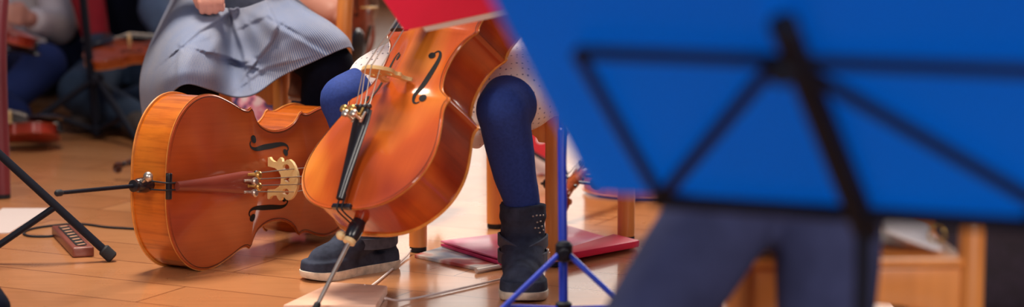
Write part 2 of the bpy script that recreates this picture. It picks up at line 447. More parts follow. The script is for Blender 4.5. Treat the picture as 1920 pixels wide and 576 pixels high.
    for k in range(9):
        f = k/8; y = t0+(t1-t0)*f; hw = L*(0.016+0.026*f**1.3) if f < 0.97 else L*0.036; z = zt0+(zt1-zt0)*f
        rows.append([Vector((hw*math.cos(a), y, z+0.016*L*math.sin(a)*(1 if math.sin(a) > 0 else 0.35))) for a in [2*PI*i/16 for i in range(16)]])
    tb = MB().grid(rows, close=True); tb.f += [tuple(range(16)), tuple(8*16+i for i in range(16))]; tb.mi += [0, 0]
    tp = tb.build('tailpiece', tail or M_ebony, root)
    def xs(i): return (-1.5+i)
    for i in range(4):
        fx = xs(i)*0.019*L; fy = t1-0.03*L-(0.018*L if i % 2 else 0); fz = zt1+0.012*L
        if detail and not violin:
            b = MB().rod((fx, fy, fz), (fx, fy, fz+0.036*L), 0.0045*L)
            b.lathe([(0.004*L, 0), (0.0125*L, 0.003*L), (0.0138*L, 0.012*L), (0.009*L, 0.016*L)], Matrix.Translation((fx, fy, fz+0.034*L)), 12)
            b.box((fx, fy+0.012*L, fz+0.004*L), (0.009*L, 0.04*L, 0.006*L), bev=0.0008)
            b.build('fine_tuner', [M_gold, M_steel][i % 2], tp)
            MB().ball((fx*1.1, t1+0.006*L, zt1+0.014*L), 0.009*L, n=10).build('string_ball', M_ebony, tp)
    # fingerboard, neck, nut, pegbox with scroll, pegs
    ny = 1.37*L; nz = 0.036*L; f0 = 0.60*L; fz = ztop*0.72
    if violin: ny = 1.38*L
    rows = []
    for k in range(7):
        f = k/6; y = f0+(ny-f0)*f; hw = L*(0.041-0.021*f); z = fz+(nz-fz)*f
        rows.append([Vector((hw*math.cos(a), y, z+0.016*L*math.sin(a)*(1 if math.sin(a) > 0 else 0.25))) for a in [2*PI*i/18 for i in range(18)]])
    fb = MB().grid(rows, close=True); fb.f += [tuple(range(18)), tuple(6*18+i for i in range(18))]; fb.mi += [0, 0]
    fb.build('fingerboard', M_ebony, root)
    nk = MB(); rows = []
    for k in range(9):
        f = k/8; y = L*0.985+(ny-L*0.985)*f; hw = L*(0.026-0.006*f); zt = fz+(nz-fz)*(y-f0)/(ny-f0)-0.003*L
        dep = L*(0.040+0.115*(1-f)**7)
        rows.append([Vector((hw*math.cos(a), y, zt-(dep*(-math.sin(a)) if math.sin(a) < 0 else 0))) for a in [2*PI*i/18 for i in range(18)]])
    nk.grid(rows, close=True); nk.f += [tuple(range(18)), tuple(8*18+i for i in range(18))]; nk.mi += [0, 0]
    # pegbox sweeping back into a spiral scroll
    pts = [(0, ny-0.02*L, nz-0.024*L), (0, ny+0.06*L, nz-0.034*L), (0, ny+0.14*L, nz-0.058*L), (0, ny+0.20*L, nz-0.085*L)]
    nk.tube(spline(pts, 5), [0.028*L]*5+[0.026*L]*5+[0.022*L]*6, 12, True, 0, (0.95, 1.0))
    sc = Vector((0, ny+0.215*L, nz-0.105*L)); sp = []; rad = []
    for k in range(40):
        a = 2.1-k*0.26; r = L*0.040*(1-k/46); sp.append(sc+Vector((0, math.cos(a)*r, math.sin(a)*r))); rad.append(L*(0.017-0.007*k/40))
    nk.tube(sp, rad, 10, True, 0, (1.5, 0.9))
    nk.rod(sc-Vector((0.036*L, 0, 0)), sc+Vector((0.036*L, 0, 0)), 0.013*L)
    nk.build('neck', mr, root)
    MB().box((0, ny, nz+0.012*L), (0.04*L, 0.012*L, 0.016*L), bev=0.0008).build('nut', M_ebony, root)
    for i in range(4):
        py = ny+(0.035+0.036*i)*L; pz = nz-(0.032+0.008*i)*L; sg = 1 if i % 2 else -1
        b = MB().rod((-sg*0.03*L, py, pz), (sg*0.075*L, py, pz), 0.0065*L, 10)
        b.ball((sg*0.094*L, py, pz), 0.0235*L, (1.0, 0.55, 1.0), 12)
        b.ball((sg*0.120*L, py, pz), 0.006*L, n=8); b.build('peg', M_ebony, root)
    # strings
    for i in range(4):
        k = xs(i); a = Vector((k*0.0205*L, t1+0.004*L, zt1+0.014*L)); c = Vector((k*0.026*L, BT, ztop-abs(k)**2*0.008*L*bw/bw)); e = Vector((k*0.0085*L, ny, nz+0.022*L))
        pe = Vector((k*0.006*L, ny+0.05*L+0.03*i*L, nz-0.012*L))
        MB().tube([a, c, e, pe], 0.0011 if not violin else 0.0006, 6).build('string', M_steel, root)
    # saddle and tail gut
    MB().box((0, 0.004*L, 0.004*L), (0.085*L if not violin else 0.1*L, 0.016*L, 0.016*L), bev=0.0015).build('saddle', M_ebony, root)
    pz = -RD*0.5
    g = MB()
    for sgn in (-1, 1):
        g.tube(spline([(sgn*0.012*L, t0+0.02*L, zt0), (sgn*0.011*L, 0.0, 0.013*L), (sgn*0.012*L, -0.012*L, 0.0), (sgn*0.014*L, -0.014*L, pz+0.01*L)], 5), 0.0017 if not violin else 0.0008, 8)
    g.build('tail_gut', M_rubber, root)
    if violin:
        MB().rod((0, 0.0, pz), (0, -0.03*L, pz), 0.014*L).build('end_button', M_ebony, root)
        b = MB().ball((-0.16*L, 0.12*L, 0.05*L), 0.17*L, (0.85, 1.0, 0.2), 18)
        b.box((-0.05*L, 0.0*L, -0.02*L), (0.16*L, 0.02*L, 0.10*L), bev=0.002); b.build('chin_rest', M_ebony, root)
    elif endpin:
        plen, tiplen = endpin
        pl = MB(); mt = Matrix.Translation((0, -0.006, pz)) @ Matrix.Rotation(PI/2, 4, 'X')
        pl.lathe([(0.020*L, -0.012), (0.024*L, 0), (0.026*L, 0.006), (0.024*L, 0.024), (0.019*L, 0.034), (0.013*L, 0.037)], mt, 20)
        plug = pl.build('endpin_plug', M_ebony, root)
        MB().lathe([(0.012*L, 0.030), (0.020*L, 0.031), (0.020*L, 0.040), (0.010*L, 0.042)], mt, 20).build('collar', M_cream if metal_pin else M_ebony, plug)
        sg = 1 if not metal_pin else 0
        sd_ = Vector((-1, 0, 0)) if metal_pin else Vector((-0.6, 0, 0.8)); q0 = Vector((0, -0.030, pz)); sc_ = MB().rod(q0+sd_*0.012*L, q0+sd_*0.042*L, 0.006*L); sc_.ball(q0+sd_*0.052*L, 0.019*L, (0.9, 0.8, 0.9), 12)
        sc_.build('thumb_screw', M_cream if metal_pin else M_steel, plug)
        MB().rod((0, -0.04, pz), (0, -plen, pz), 0.0042).build('endpin', M_steel if metal_pin else M_black, root)
        MB().lathe([(0.005, 0), (0.0068, 0.003), (0.0068, 0.014), (0.004, 0.018)], Matrix.Translation((0, -plen+0.012, pz)) @ Matrix.Rotation(PI/2, 4, 'X'), 12).build('endpin_tip', M_rubber, root)
    return root
def mat4(R, t): return Matrix([list(R[i])+[t[i]] for i in range(3)]+[[0, 0, 0, 1]])

M_LIE = mat4([[-0.0207, 0.5629, 0.8263], [-0.0633, 0.8240, -0.5630], [-0.9978, -0.0640, 0.0186]], (-0.6990, 4.8050, 0.1905))
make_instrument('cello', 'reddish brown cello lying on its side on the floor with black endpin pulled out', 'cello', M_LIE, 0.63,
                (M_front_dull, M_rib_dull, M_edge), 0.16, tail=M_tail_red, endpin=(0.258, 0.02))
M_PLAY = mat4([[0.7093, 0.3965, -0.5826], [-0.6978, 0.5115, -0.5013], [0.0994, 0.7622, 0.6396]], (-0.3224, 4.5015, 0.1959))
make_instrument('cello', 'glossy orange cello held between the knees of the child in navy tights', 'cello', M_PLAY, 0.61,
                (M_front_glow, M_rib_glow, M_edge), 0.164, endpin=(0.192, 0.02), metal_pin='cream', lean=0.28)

# ------------------------------------------------------------------ chairs
ANG = math.radians(-29.3)
def make_chair(label, M, group=None, wd=M_chair, drop=0.0):
    """local: x across, -y is the front, origin on the floor under the seat centre"""
    root = thing('wooden_chair', label, 'chair', M, group)
    W, D, H = 0.167, 0.168, 0.365
    for sx in (-1, 1):
        b = MB().tube([(sx*W, -D, 0.012), (sx*W, -D, H-0.012), (sx*W, -D, H-0.003), (sx*W, -D, H)], [0.0195, 0.0195, 0.016, 0.008], 20)
        lg = b.build('leg', wd, root, sharp=50)
        MB().lathe([(0.014, 0), (0.0185, 0.002), (0.0185, 0.013)], Matrix.Translation((sx*W, -D, 0)), 18).build('foot_cap', M_rubber, lg)
        b = MB().tube(spline([(sx*W, D, 0.012), (sx*W, D, 0.36), (sx*W, D+0.02, 0.52), (sx*W, D+0.06, 0.69)], 5)+[Vector((sx*W, D+0.064, 0.70))], [0.0195]*16+[0.008], 20)
        lg = b.build('leg', wd, root, sharp=50)
        MB().lathe([(0.014, 0), (0.0185, 0.002), (0.0185, 0.013)], Matrix.Translation((sx*W, D, 0)), 18).build('foot_cap', M_rubber, lg)
    H -= drop
    # seat: a shaped board between the legs
    poly = []
    for cx, cy, a0 in ((W-0.03, D+0.0, 0), (-W+0.03, D+0.0, 90), (-W+0.02, -D-0.005, 180), (W-0.02, -D-0.005, 270)):
        for k in range(5):
            a = math.radians(a0+22.5*k); poly.append((cx+0.008*math.cos(a), cy+0.012*math.sin(a)))
    MB().prism(poly, 0.016, Matrix.Translation((0, 0, H-0.018)), 0.004).build('seat', wd, root)
    # aprons with an arched lower edge
    def apron(w):
        p = [(-w, 0), (w, 0)]; return [(-w, 0.0), (-w, -0.085)]+[(w*math.sin(t)*0.86, -0.085+0.034*math.cos(t)) for t in [(-PI/2)+PI*k/12 for k in range(13)]]+[(w, -0.085), (w, 0.0)]
    for sy in (-1, 1):
        m = Matrix.Translation((0, sy*D+0.009, H-0.02)) @ Matrix.Rotation(PI/2, 4, 'X')
        MB().prism(apron(W-0.012), 0.018, m, 0.002).build('apron', wd, root)
    for sx in (-1, 1):
        m = Matrix.Translation((sx*W-0.009, 0, H-0.02)) @ Matrix.Rotation(PI/2, 4, 'Z') @ Matrix.Rotation(PI/2, 4, 'X')
        MB().prism(apron(D-0.012), 0.018, m, 0.002).build('apron', wd, root)
    for z, yo in ((0.52, 0.022), (0.64, 0.047)):
        rows = []
        for k in range(13):
            f = -1+k/6; x = f*(W-0.006); y = D+yo+0.018*(1-f*f)
            rows.append([Vector((x, y-0.007, z-0.028)), Vector((x, y-0.007, z+0.028)), Vector((x, y+0.007, z+0.03)), Vector((x, y+0.007, z-0.026))])
        b = MB().grid(rows, close=True); b.f += [(0, 1, 2, 3), (48, 49, 50, 51)]; b.mi += [0, 0]
        b.build('back_slat', wd, root)
    return root
def chair_at(label, cx, cy, ang, **k): return make_chair(label, Matrix.Translation((cx, cy, 0)) @ rotz(ang), **k)
chair_at('wooden chair under the child in navy tights, legs round and beech coloured', 0.025, 5.17, ANG)
chair_at('wooden chair with round legs under the child in the grey pinafore', -0.633, 5.80, math.radians(-22))
chair_at('wooden chair under the person in dark jeans, arched front apron showing', 0.488, 3.56, math.radians(2), drop=0.05)
chair_at('dark red wooden chair at left edge, only its upright post showing', -1.478, 5.755, ANG, wd=M_chair_red)

# ------------------------------------------------------------------ people
def fist(b, wrist, direc, side, r=0.0085, curl=1.0, n=4, scale=1.0):
    """palm and five bent fingers; direc = along the palm, side = towards the thumb"""
    w = Vector(wrist); d = Vector(direc).normalized(); s = Vector(side); s = (s-d*s.dot(d)).normalized(); p = d.cross(s)   # p = towards the palm
    k = scale
    b.capsule(w, 0.017*k, w+d*0.03*k, 0.016*k)
    for i in range(4):
        o = s*(0.027-0.018*i)*k; base = w+d*0.058*k+o; b.capsule(w+d*0.012*k+o*0.6, 0.013*k, base, 0.0105*k)
        ln = (0.9, 1.0, 0.95, 0.78)[i]*k; a = 0.0; q = base; rr = (0.0095, 0.0097, 0.0092, 0.008)[i]*k
        for seg, l in enumerate((0.034, 0.023, 0.018)):
            a += curl*(0.75, 0.95, 0.7)[seg]; nq = q+(d*math.cos(a)+p*math.sin(a))*l*ln; b.capsule(q, rr, nq, rr*0.92); q = nq; rr *= 0.92
    q = w+d*0.018*k+s*0.022*k; e1 = q+(d*0.75+s*0.55+p*0.3).normalized()*0.034*k; e2 = e1+(d*0.7+p*0.75-s*0.15).normalized()*0.026*k
    b.capsule(q, 0.0125*k, e1, 0.0105*k); b.capsule(e1, 0.0105*k, e2, 0.0088*k)
def head(b, c, R=0.085, look=(0, -1, 0)):
    c = Vector(c); l = Vector(look).normalized(); up = Vector((0, 0, 1)); s = l.cross(up).normalized(); u = s.cross(l)
    b.ball(c+u*0.02, R, (0.9, 0.98, 1.05), 20); b.capsule(c-u*0.03+l*0.015, R*0.72, c-u*0.075+l*0.04, R*0.45)
    b.capsule(c-u*0.01+l*R*0.95, 0.010, c-u*0.032+l*R*1.1, 0.013)                      # nose
    for k in (-1, 1):
        b.ball(c+s*R*0.92*k-u*0.01, 0.02, (0.5, 0.8, 1.3), 10)                           # ears
        b.ball(c+s*0.031*k+u*0.012+l*R*0.93, 0.013, (1, 0.6, 0.55), 10)                  # lids
    b.capsule(c+s*0.017-u*0.056+l*R*0.93, 0.008, c-s*0.017-u*0.056+l*R*0.93, 0.008)      # mouth
    b.capsule(c-u*0.06-l*0.01, 0.042, c-u*0.15-l*0.015, 0.045)
def hair(root, c, look=(0, -1, 0), R=0.085, mat=M_hair, long=0.10):
    c = Vector(c); l = Vector(look).normalized(); b = MB()
    b.ball(c+Vector((0, 0, 0.035))-l*0.012, R*1.06, (0.95, 1.0, 1.0), 20); b.capsule(c-l*R*0.55, R*0.75, c-l*R*0.7-Vector((0, 0, long)), R*0.6)
    baked(b.build('hair', mat, root, world=True), 0.01, 3)
def eyes(root, c, look=(0, -1, 0), R=0.085):
    c = Vector(c); l = Vector(look).normalized(); s = l.cross(Vector((0, 0, 1))).normalized()
    for k in (-1, 1): MB().ball(c+s*0.031*k+Vector((0, 0, 0.012))+l*R*0.985, 0.0075, n=10).build('eye', M_void, root, world=True)

# --- the cellist in navy tights: seat, thighs and shins as in the photograph
def cellist():
    hipL, hipR = Vector((-0.06, 5.13, 0.435)), Vector((0.10, 5.06, 0.435))
    kneeL = at(648, 188, 4.98); kneeR = at(942, 206, 4.76)
    ankL, ankR = Vector((-0.277, 4.906, 0.13)), Vector((0.021, 4.739, 0.14))
    pel = (hipL+hipR)/2; chest = Vector((-0.035, 5.12, 0.74)); neck = Vector((-0.05, 5.08, 0.86)); hd = Vector((-0.07, 5.03, 1.00))
    shL, shR = Vector((-0.19, 5.14, 0.81)), Vector((0.11, 5.06, 0.81))
    root = thing('person', 'seated child in navy tights, white dotted dress and dark ankle boots playing the orange cello', 'person', (pel.x, pel.y, 0))
    look = (-0.35, -0.9, -0.15)
    elL, wrL = Vector((-0.33, 5.03, 0.66)), Vector((-0.22, 4.90, 0.77)); elR, wrR = Vector((0.27, 4.95, 0.66)), Vector((0.13, 4.80, 0.72))
    b = MB(); b.capsule(pel+Vector((0, 0, 0.0)), 0.10, chest, 0.085); b.capsule(shL, 0.045, shR, 0.045); head(b, hd, 0.082, look); b.capsule(chest, 0.06, neck, 0.042)
    b.chain([(shL, 0.04), (elL, 0.032), (wrL, 0.023)]); b.chain([(shR, 0.04), (elR, 0.032), (wrR, 0.023)])
    fist(b, wrL, (0.6, -0.5, 0.5), (0.3, -0.5, 0.6), scale=0.85); fist(b, wrR, (-0.5, -0.75, -0.2), (-0.3, 0.1, 0.9), scale=0.85)
    baked(b.build('body', M_skin, root, world=True), 0.005, 3)
    hair(root, hd, look, 0.082); eyes(root, hd, look, 0.082)
    t = MB()
    for h, k, a, f in ((hipL, kneeL, ankL, 1), (hipR, kneeR, ankR, 1)):
        m = k.lerp(a, 0.30)+Vector((0, 0.016, 0)); m2 = k.lerp(a, 0.62)+Vector((0, 0.010, 0))
        t.chain([(h, 0.088), (h.lerp(k, 0.55), 0.071), (k, 0.055)])
        t.chain([(k, 0.054), (k.lerp(a, 0.12)+Vector((0, 0.004, 0)), 0.051), (m, 0.0505), (m2, 0.044), (a+Vector((0, 0, 0.03)), 0.037), (a-Vector((0, 0, 0.03)), 0.034)])
    t.capsule(hipL, 0.09, hipR, 0.09)
    baked(t.build('tights', M_navy, root, world=True), 0.008, 6)
    # dress: two sleeves of cloth over the thighs, a lap between, a bodice, and the back hem hanging beside the seat
    d = MB()
    d.capsule(pel+Vector((0, 0.02, 0)), 0.112, chest, 0.098); d.capsule(shL, 0.055, shR, 0.055)
    for h, k in ((hipL, kneeL), (hipR, kneeR)):
        d.chain([(h, 0.104), (h.lerp(k, 0.35), 0.093), (h.lerp(k, 0.74), 0.080)])
    d.capsule(hipL.lerp(kneeL, 0.3)+Vector((0, 0, 0.03)), 0.06, hipR.lerp(kneeR, 0.3)+Vector((0, 0, 0.03)), 0.06)
    d.chain([(shL, 0.055), (elL, 0.042)]); d.chain([(shR, 0.055), (elR, 0.042)])
    e0 = hipR.lerp(kneeR, 0.45); d.chain([(e0+Vector((0.045, 0.0, 0.0)), 0.05), (e0+Vector((0.075, 0.0, -0.06)), 0.03)])
    e1 = at(893, 262, 5.0); d.chain([(e1+Vector((0.0, 0.06, 0.14)), 0.04), (e1, 0.022)])
    baked(d.build('dress', M_dots, root, world=True), 0.008, 8)
    return root, ankL, ankR

n = N('white_dotted_knit'); vo = n.new('ShaderNodeTexVoronoi'); vo.inputs['Scale'].default_value = 90; vo.inputs['Randomness'].default_value = 0.15
n.ln(n.coords(), vo.inputs['Vector'])
n.ln(n.ramp(vo.outputs['Distance'], [(0.17, rgb(150, 140, 150)), (0.25, rgb(246, 236, 234))]), n.b.inputs['Base Color']); n.b.inputs['Roughness'].default_value = 0.9
M_dots = n.m

def boot(name, M, root, shaft_h=0.165, studs=True):
    """local: heel at origin, +y towards the toe, +x = the outer side, floor at z=0"""
    L = 0.215
    # footprint outline
    foot = [(0, -.030), (.024, -.026), (.034, -.006), (.034, .04), (.034, .08), (.041, .125), (.043, .15), (.035, .178), (.016, .194), (-.008, .196), (-.028, .184), (-.038, .155), (-.036, .12), (-.031, .08), (-.032, .03), (-.032, -.008), (-.022, -.026)]
    def sm(sc, off=0):
        p = [Vector((x, y, 0)) for x, y in foot]; p.append(p[0]); q = spline(p, 4)[:-1]
        c = Vector((0, .083, 0)); return [(c.x+(v.x-c.x)*sc, c.y+(v.y-c.y)*(1+(sc-1)*0.5)) for v in q]
    up = MB()
    rows = []
    for z, sc, yo in ((0.012, 1.0, 0), (0.025, 1.02, 0), (0.04, 0.98, 0)):
        rows.append([Vector((x, y, z)) for x, y in sm(sc)])
    u = MB().grid(rows, close=True); k = len(rows[0]); u.f += [tuple(range(k)), tuple(2*k+i for i in range(k))]; u.mi += [0, 0]
    u.capsule((0, 0.15, 0.036), 0.032, (0, 0.08, 0.052), 0.034); u.capsule((0.004, 0.16, 0.034), 0.024, (0.004, 0.10, 0.05), 0.03); u.capsule((-0.010, 0.145, 0.034), 0.024, (0, 0.09, 0.05), 0.03)
    u.capsule((0, 0.10, 0.05), 0.036, (0, 0.03, 0.085), 0.040)
    u.capsule((0, -0.002, 0.03), 0.028, (0, 0.01, 0.09), 0.036)
    sh = []
    for j in range(9):
        f = j/8; z = 0.06+(shaft_h-0.06)*f; rx = 0.036+0.006*f; ry = 0.043+0.003*f; yc = 0.022-0.004*f
        w = 0.0018*math.sin(j*2.3)
        sh.append([Vector(((rx+w)*math.cos(a), yc+(ry+w)*math.sin(a), z+0.003*math.sin(2*a)*f)) for a in [2*PI*i/28 for i in range(28)]])
    u.grid(sh, close=True); u.f += [tuple(len(u.v)-28+i for i in range(28)), tuple(len(u.v)-252+i for i in range(28))]; u.mi += [0, 0]
    u.move(M)
    upper = baked(u.build(name, M_boot, root, world=True), 0.0032, 3)
    s = MB()
    rows = []
    for z, sc in ((0.0, 0.97), (0.003, 1.02), (0.011, 1.05), (0.0178, 1.045), (0.0188, 1.0)):
        rows.append([Vector((x, y, z+0.010*max(0, (y-0.14)/0.06)**2*(0.8 if z < 0.012 else 0.35))) for x, y in sm(sc)])
    s.grid(rows, close=True); s.f += [tuple(range(k)), tuple(4*k+i for i in range(k))]; s.mi += [0, 0]; s.move(M)
    def sub(mb, nm, mat):
        o = mb.build(nm, mat, root, world=True); o.parent = upper; return o
    sub(s, 'sole', M_sole)
    # two crossing straps round the ankle
    for t0, t1 in ((0.095, 0.060), (0.062, 0.092)):
        rows = []
        for i in range(33):
            a = -PI/2+2*PI*i/32; x = math.cos(a); y = math.sin(a); f = (1+x)/2
            z = t0+(t1-t0)*f if y > -0.3 else t0+(t1-t0)*f
            ex = 0.0415; ey = (0.0495+max(0, 0.100-z)*1.25) if y > 0 else 0.0475; yc = 0.021
            o = 0.003
            rows.append([Vector((x*(ex+o*q), yc+y*(ey+o*q), z+h)) for q, h in ((0, -0.012), (1, -0.011), (1, 0.011), (0, 0.012))])
        sub(MB().grid(rows).move(M), 'strap', M_bootband)
    sub(MB().box((0.0435, 0.03, 0.062), (0.005, 0.022, 0.026), bev=0.002).box((0.0465, 0.03, 0.062), (0.003, 0.010, 0.014), bev=0.001).move(M), 'buckle', M_steel)
    if studs:
        for i, (a, z) in enumerate([(0.55, .146), (0.75, .147), (0.95, .148), (1.12, .147), (0.72, .135), (0.9, .134), (0.6, .124), (0.82, .122), (1.0, .123), (0.72, .112), (0.45, .116)]):
            f = (z-0.06)/(shaft_h-0.06); rx = 0.0365+0.006*f; ry = 0.0435+0.003*f
            sub(MB().ball((rx*math.cos(a), 0.022-0.004*f+ry*math.sin(a), z), 0.0019, n=8).move(M), 'stud', M_steel)
    return upper
croot, aL, aR = cellist()
def boot_m(heel, toe):
    h = Vector(heel); y = (Vector(toe)-h); y.z = 0; y.normalize(); x = y.cross(Vector((0, 0, 1))); return Matrix(((x.x, y.x, 0, h.x), (x.y, y.y, 0, h.y), (0, 0, 1, 0), (0, 0, 0, 1)))
MLB = boot_m((-0.270, 4.916, 0), (-0.435, 4.756, 0)) @ Matrix.Diagonal((1, 1.05, 1, 1))
MRB = boot_m((0.022, 4.762, 0), (0.019, 4.55, 0)) @ Matrix.Diagonal((-1.14, 1.06, 1, 1))
boot('boot', MLB, croot); boot('boot', MRB, croot)

# --- the child in the grey pinafore
def pinafore_child():
    hipL, hipR = Vector((-0.69, 5.68, 0.425)), Vector((-0.54, 5.67, 0.425))
    kneeL, kneeR = at(358, 130, 5.31)+Vector((0, 0.02, -0.02)), at(616, 124, 5.41)
    pel = (hipL+hipR)/2; chest = Vector((-0.61, 5.66, 0.72)); hd = Vector((-0.61, 5.60, 0.99)); look = (0.2, -0.95, -0.2)
    shL, shR = Vector((-0.76, 5.66, 0.79)), Vector((-0.46, 5.65, 0.79))
    root = thing('person', 'seated child in grey pinafore dress and black leggings, fist on lap', 'person', (pel.x, pel.y, 0))
    b = MB(); b.capsule(pel, 0.10, chest, 0.085); b.capsule(shL, 0.045, shR, 0.045); b.capsule(chest, 0.06, hd-Vector((0, 0, 0.12)), 0.042); head(b, hd, 0.082, look)
    wr = at(394, -36, 5.42); elL = Vector((-0.84, 5.56, 0.60)); b.chain([(shL, 0.04), (elL, 0.032), (wr, 0.023)])
    fist(b, wr, (0.05, -0.25, -0.97), (-1, 0, 0), scale=0.84, curl=1.1)
    elR = Vector((-0.36, 5.62, 0.62)); wr2 = Vector((-0.50, 5.50, 0.60)); b.chain([(shR, 0.04), (elR, 0.032), (wr2, 0.023)]); fist(b, wr2, (-0.9, -0.3, 0.1), (0.1, -0.3, 0.9), scale=0.8)
    baked(b.build('body', M_skin, root, world=True), 0.0034, 1)
    hair(root, hd, look, 0.082); eyes(root, hd, look, 0.082)
    t = MB()
    footL = Vector((kneeL.x-0.01, kneeL.y+0.05, 0.06)); footR = Vector((kneeR.x-0.035, kneeR.y+0.14, 0.06))
    for h, k, a in ((hipL, kneeL, footL), (hipR, kneeR, footR)):
        t.chain([(h, 0.078), (h.lerp(k, 0.5), 0.062), (k, 0.052 if k is kneeL else 0.058)]); t.chain([(k, 0.060), (k.lerp(a, 0.3)+Vector((0, 0.012, 0)), 0.060), (k.lerp(a, 0.7), 0.040), (a, 0.033)])
    t.capsule(hipL, 0.078, hipR, 0.078)
    baked(t.build('leggings', M_legging, root, world=True), 0.009, 5)
    for f, dx in ((footL, -0.03), (footR, 0.02)):
        s = MB(); s.capsule(f-Vector((0, 0, 0.024)), 0.035, f+Vector((dx, -0.13, -0.030)), 0.029); s.capsule(f, 0.036, f+Vector((0, 0, -0.02)), 0.036)
        baked(s.build('shoe', M_dark, root, world=True), 0.006, 3)
    # sleeves and bodice
    s = MB(); s.capsule(pel+Vector((0, 0, 0.09)), 0.108, chest, 0.095); s.capsule(shL, 0.052, shR, 0.052); s.chain([(shL, 0.05), (elL, 0.042), (elL.lerp(wr, 0.7), 0.034)]); s.chain([(shR, 0.05), (elR, 0.042), (elR.lerp(wr2, 0.7), 0.034)])
    baked(s.build('bodice', M_bodice, root, world=True), 0.008, 5)
    # skirt: a sheet of cloth over both thighs, columns run round the lap, rows from the waist to the hem
    C = [[(335, -30, 5.74), (300, 40, 5.69), (272, 105, 5.60), (261, 160, 5.53), (268, 232, 5.48)],
         [(345, -18, 5.62), (318, 42, 5.51), (294, 105, 5.42), (283, 165, 5.38), (292, 232, 5.36)],
         [(365, -6, 5.55), (345, 48, 5.41), (328, 95, 5.28), (316, 140, 5.235), (318, 178, 5.235)],
         [(390, 4, 5.52), (375, 52, 5.39), (362, 92, 5.24), (352, 130, 5.19), (350, 158, 5.19)],
         [(415, 12, 5.50), (405, 58, 5.40), (400, 95, 5.31), (396, 132, 5.25), (394, 168, 5.24)],
         [(432, 16, 5.50), (434, 66, 5.48), (434, 108, 5.465), (434, 146, 5.40), (437, 181, 5.35)],
         [(458, 14, 5.50), (464, 60, 5.45), (469, 104, 5.43), (472, 140, 5.385), (477, 176, 5.34)],
         [(487, 4, 5.49), (507, 46, 5.37), (517, 84, 5.35), (522, 115, 5.35), (527, 143, 5.34)],
         [(510, -6, 5.51), (545, 32, 5.38), (568, 64, 5.335), (580, 90, 5.325), (591, 114, 5.325)],
         [(527, -16, 5.53), (575, 22, 5.40), (615, 48, 5.345), (640, 69, 5.32), (650, 89, 5.32)],
         [(530, -28, 5.62), (580, 16, 5.52), (622, 43, 5.45), (652, 70, 5.42), (664, 95, 5.42)]]
    K = 16; cols = len(C); nr = len(C[0])
    fine = [[cr([Vector(C[j][i]) for i in range(nr)], q/K) for q in range((nr-1)*K+1)] for j in range(cols)]
    def seg(p, line):
        best = (1e9, 0)
        for (a, b) in zip(line, line[1:]):
            a = Vector(a); d = Vector(b)-a; t = max(0, min(1, (p-a).dot(d)/d.length_squared)); v = p-(a+d*t); s = d.x*v.y-d.y*v.x
            if v.length < best[0]: best = (v.length, 1 if s > 0 else -1)
        return best
    # each crease: line, a point on the side that stands proud, how far it stands out, how far the other side sinks, width
    creases = [([(431, 26), (405, 42), (375, 59), (338, 90)], (370, 40), .026, .034, 18), ([(431, 26), (440, 60), (452, 92), (458, 117)], (475, 70), .018, .016, 22),
               ([(404, 103), (425, 109), (457, 121)], (430, 85), .028, .034, 18), ([(506, 14), (522, 48), (510, 80), (486, 110)], (480, 60), .022, .016, 24),
               ([(525, 50), (570, 77), (614, 102)], (560, 95), .008, .010, 9), ([(336, 82), (331, 120), (330, 174)], (350, 130), .006, .006, 10),
               
               ([(395, 70), (360, 82), (335, 108)], (360, 65), .008, .006, 14), ([(530, 46), (500, 30), (470, 44)], (510, 20), .014, .012, 14), ([(470, 150), (500, 128), (540, 118)], (500, 110), .010, .008, 18)]
    def sgn_of(line, ref): return seg(Vector(ref), [Vector(a) for a in line])[1]
    creases = [([Vector(a) for a in l], sgn_of(l, r), A, B, w) for l, r, A, B, w in creases]
    rows = []
    for q in range(len(fine[0])):
        cp = [fine[j][q] for j in range(cols)]; r = []
        for k in range((cols-1)*K+1):
            p = cr(cp, k/K); v2 = Vector((p.x, p.y)); dd = 0.0
            for line, sg, A, B, w in creases:
                dist, sd = seg(v2, line)
                e0 = (v2-line[0]).length; e1 = (v2-line[-1]).length; fade = sst(-4, 16, min(e0, e1)) if min(e0, e1) <= dist+1e-6 else 1.0
                x = dist*sd*sg; k1 = sst(-4.5, 4.5, x)
                dd += fade*(-0.72*A*k1*math.exp(-max(x, 0)/w) + 0.45*B*(1-k1)*math.exp(-max(-x, 0)/(w*1.3)))
            ang = math.atan2(p.y-10, p.x-430); rad = Vector((p.x-430, p.y-10)).length
            dd += 0.0045*math.sin(ang*13+0.9*math.sin(rad*0.05))*sst(22, 80, rad)*(1-0.5*sst(90, 170, rad))+0.003*math.sin(p.x*0.045+p.y*0.03)*math.sin(p.y*0.06)
            r.append(at(p.x, p.y, p.z+dd))
        rows.append(r)
    g = MB().grid(rows); o = g.build('skirt', M_pina, root, world=True, sharp=180)
    uv = o.data.uv_layers.new(name='cloth')
    W = (cols-1)*K+1
    for poly in o.data.polygons:
        for li in poly.loop_indices:
            vi = o.data.loops[li].vertex_index; uv.data[li].uv = ((vi % W)/W*0.80, (vi//W)/len(rows)*0.34)
    baked(o, solid=0.003)
    return root
n = N('grey_pinafore_weave'); tc = n.new('ShaderNodeUVMap'); tc.uv_map = 'cloth'
def bands(direction, scale):
    w = n.new('ShaderNodeTexWave', wave_type='BANDS', bands_direction=direction); w.inputs['Scale'].default_value = scale; w.inputs['Distortion'].default_value = 0.3; n.ln(tc.outputs[0], w.inputs['Vector']); return w.outputs['Fac']
b1 = n.ramp(bands('X', 62), [(0.3, rgb(72, 96, 140)), (0.7, rgb(166, 164, 170))]); b2 = n.ramp(bands('Y', 62), [(0.3, (0.80, 0.84, 0.90, 1)), (0.7, (1.03, 1.0, 0.97, 1))])
cc = n.mix(0.8, b1, b2, 'MULTIPLY'); nz = n.noise(n.coords(), 7, 3)
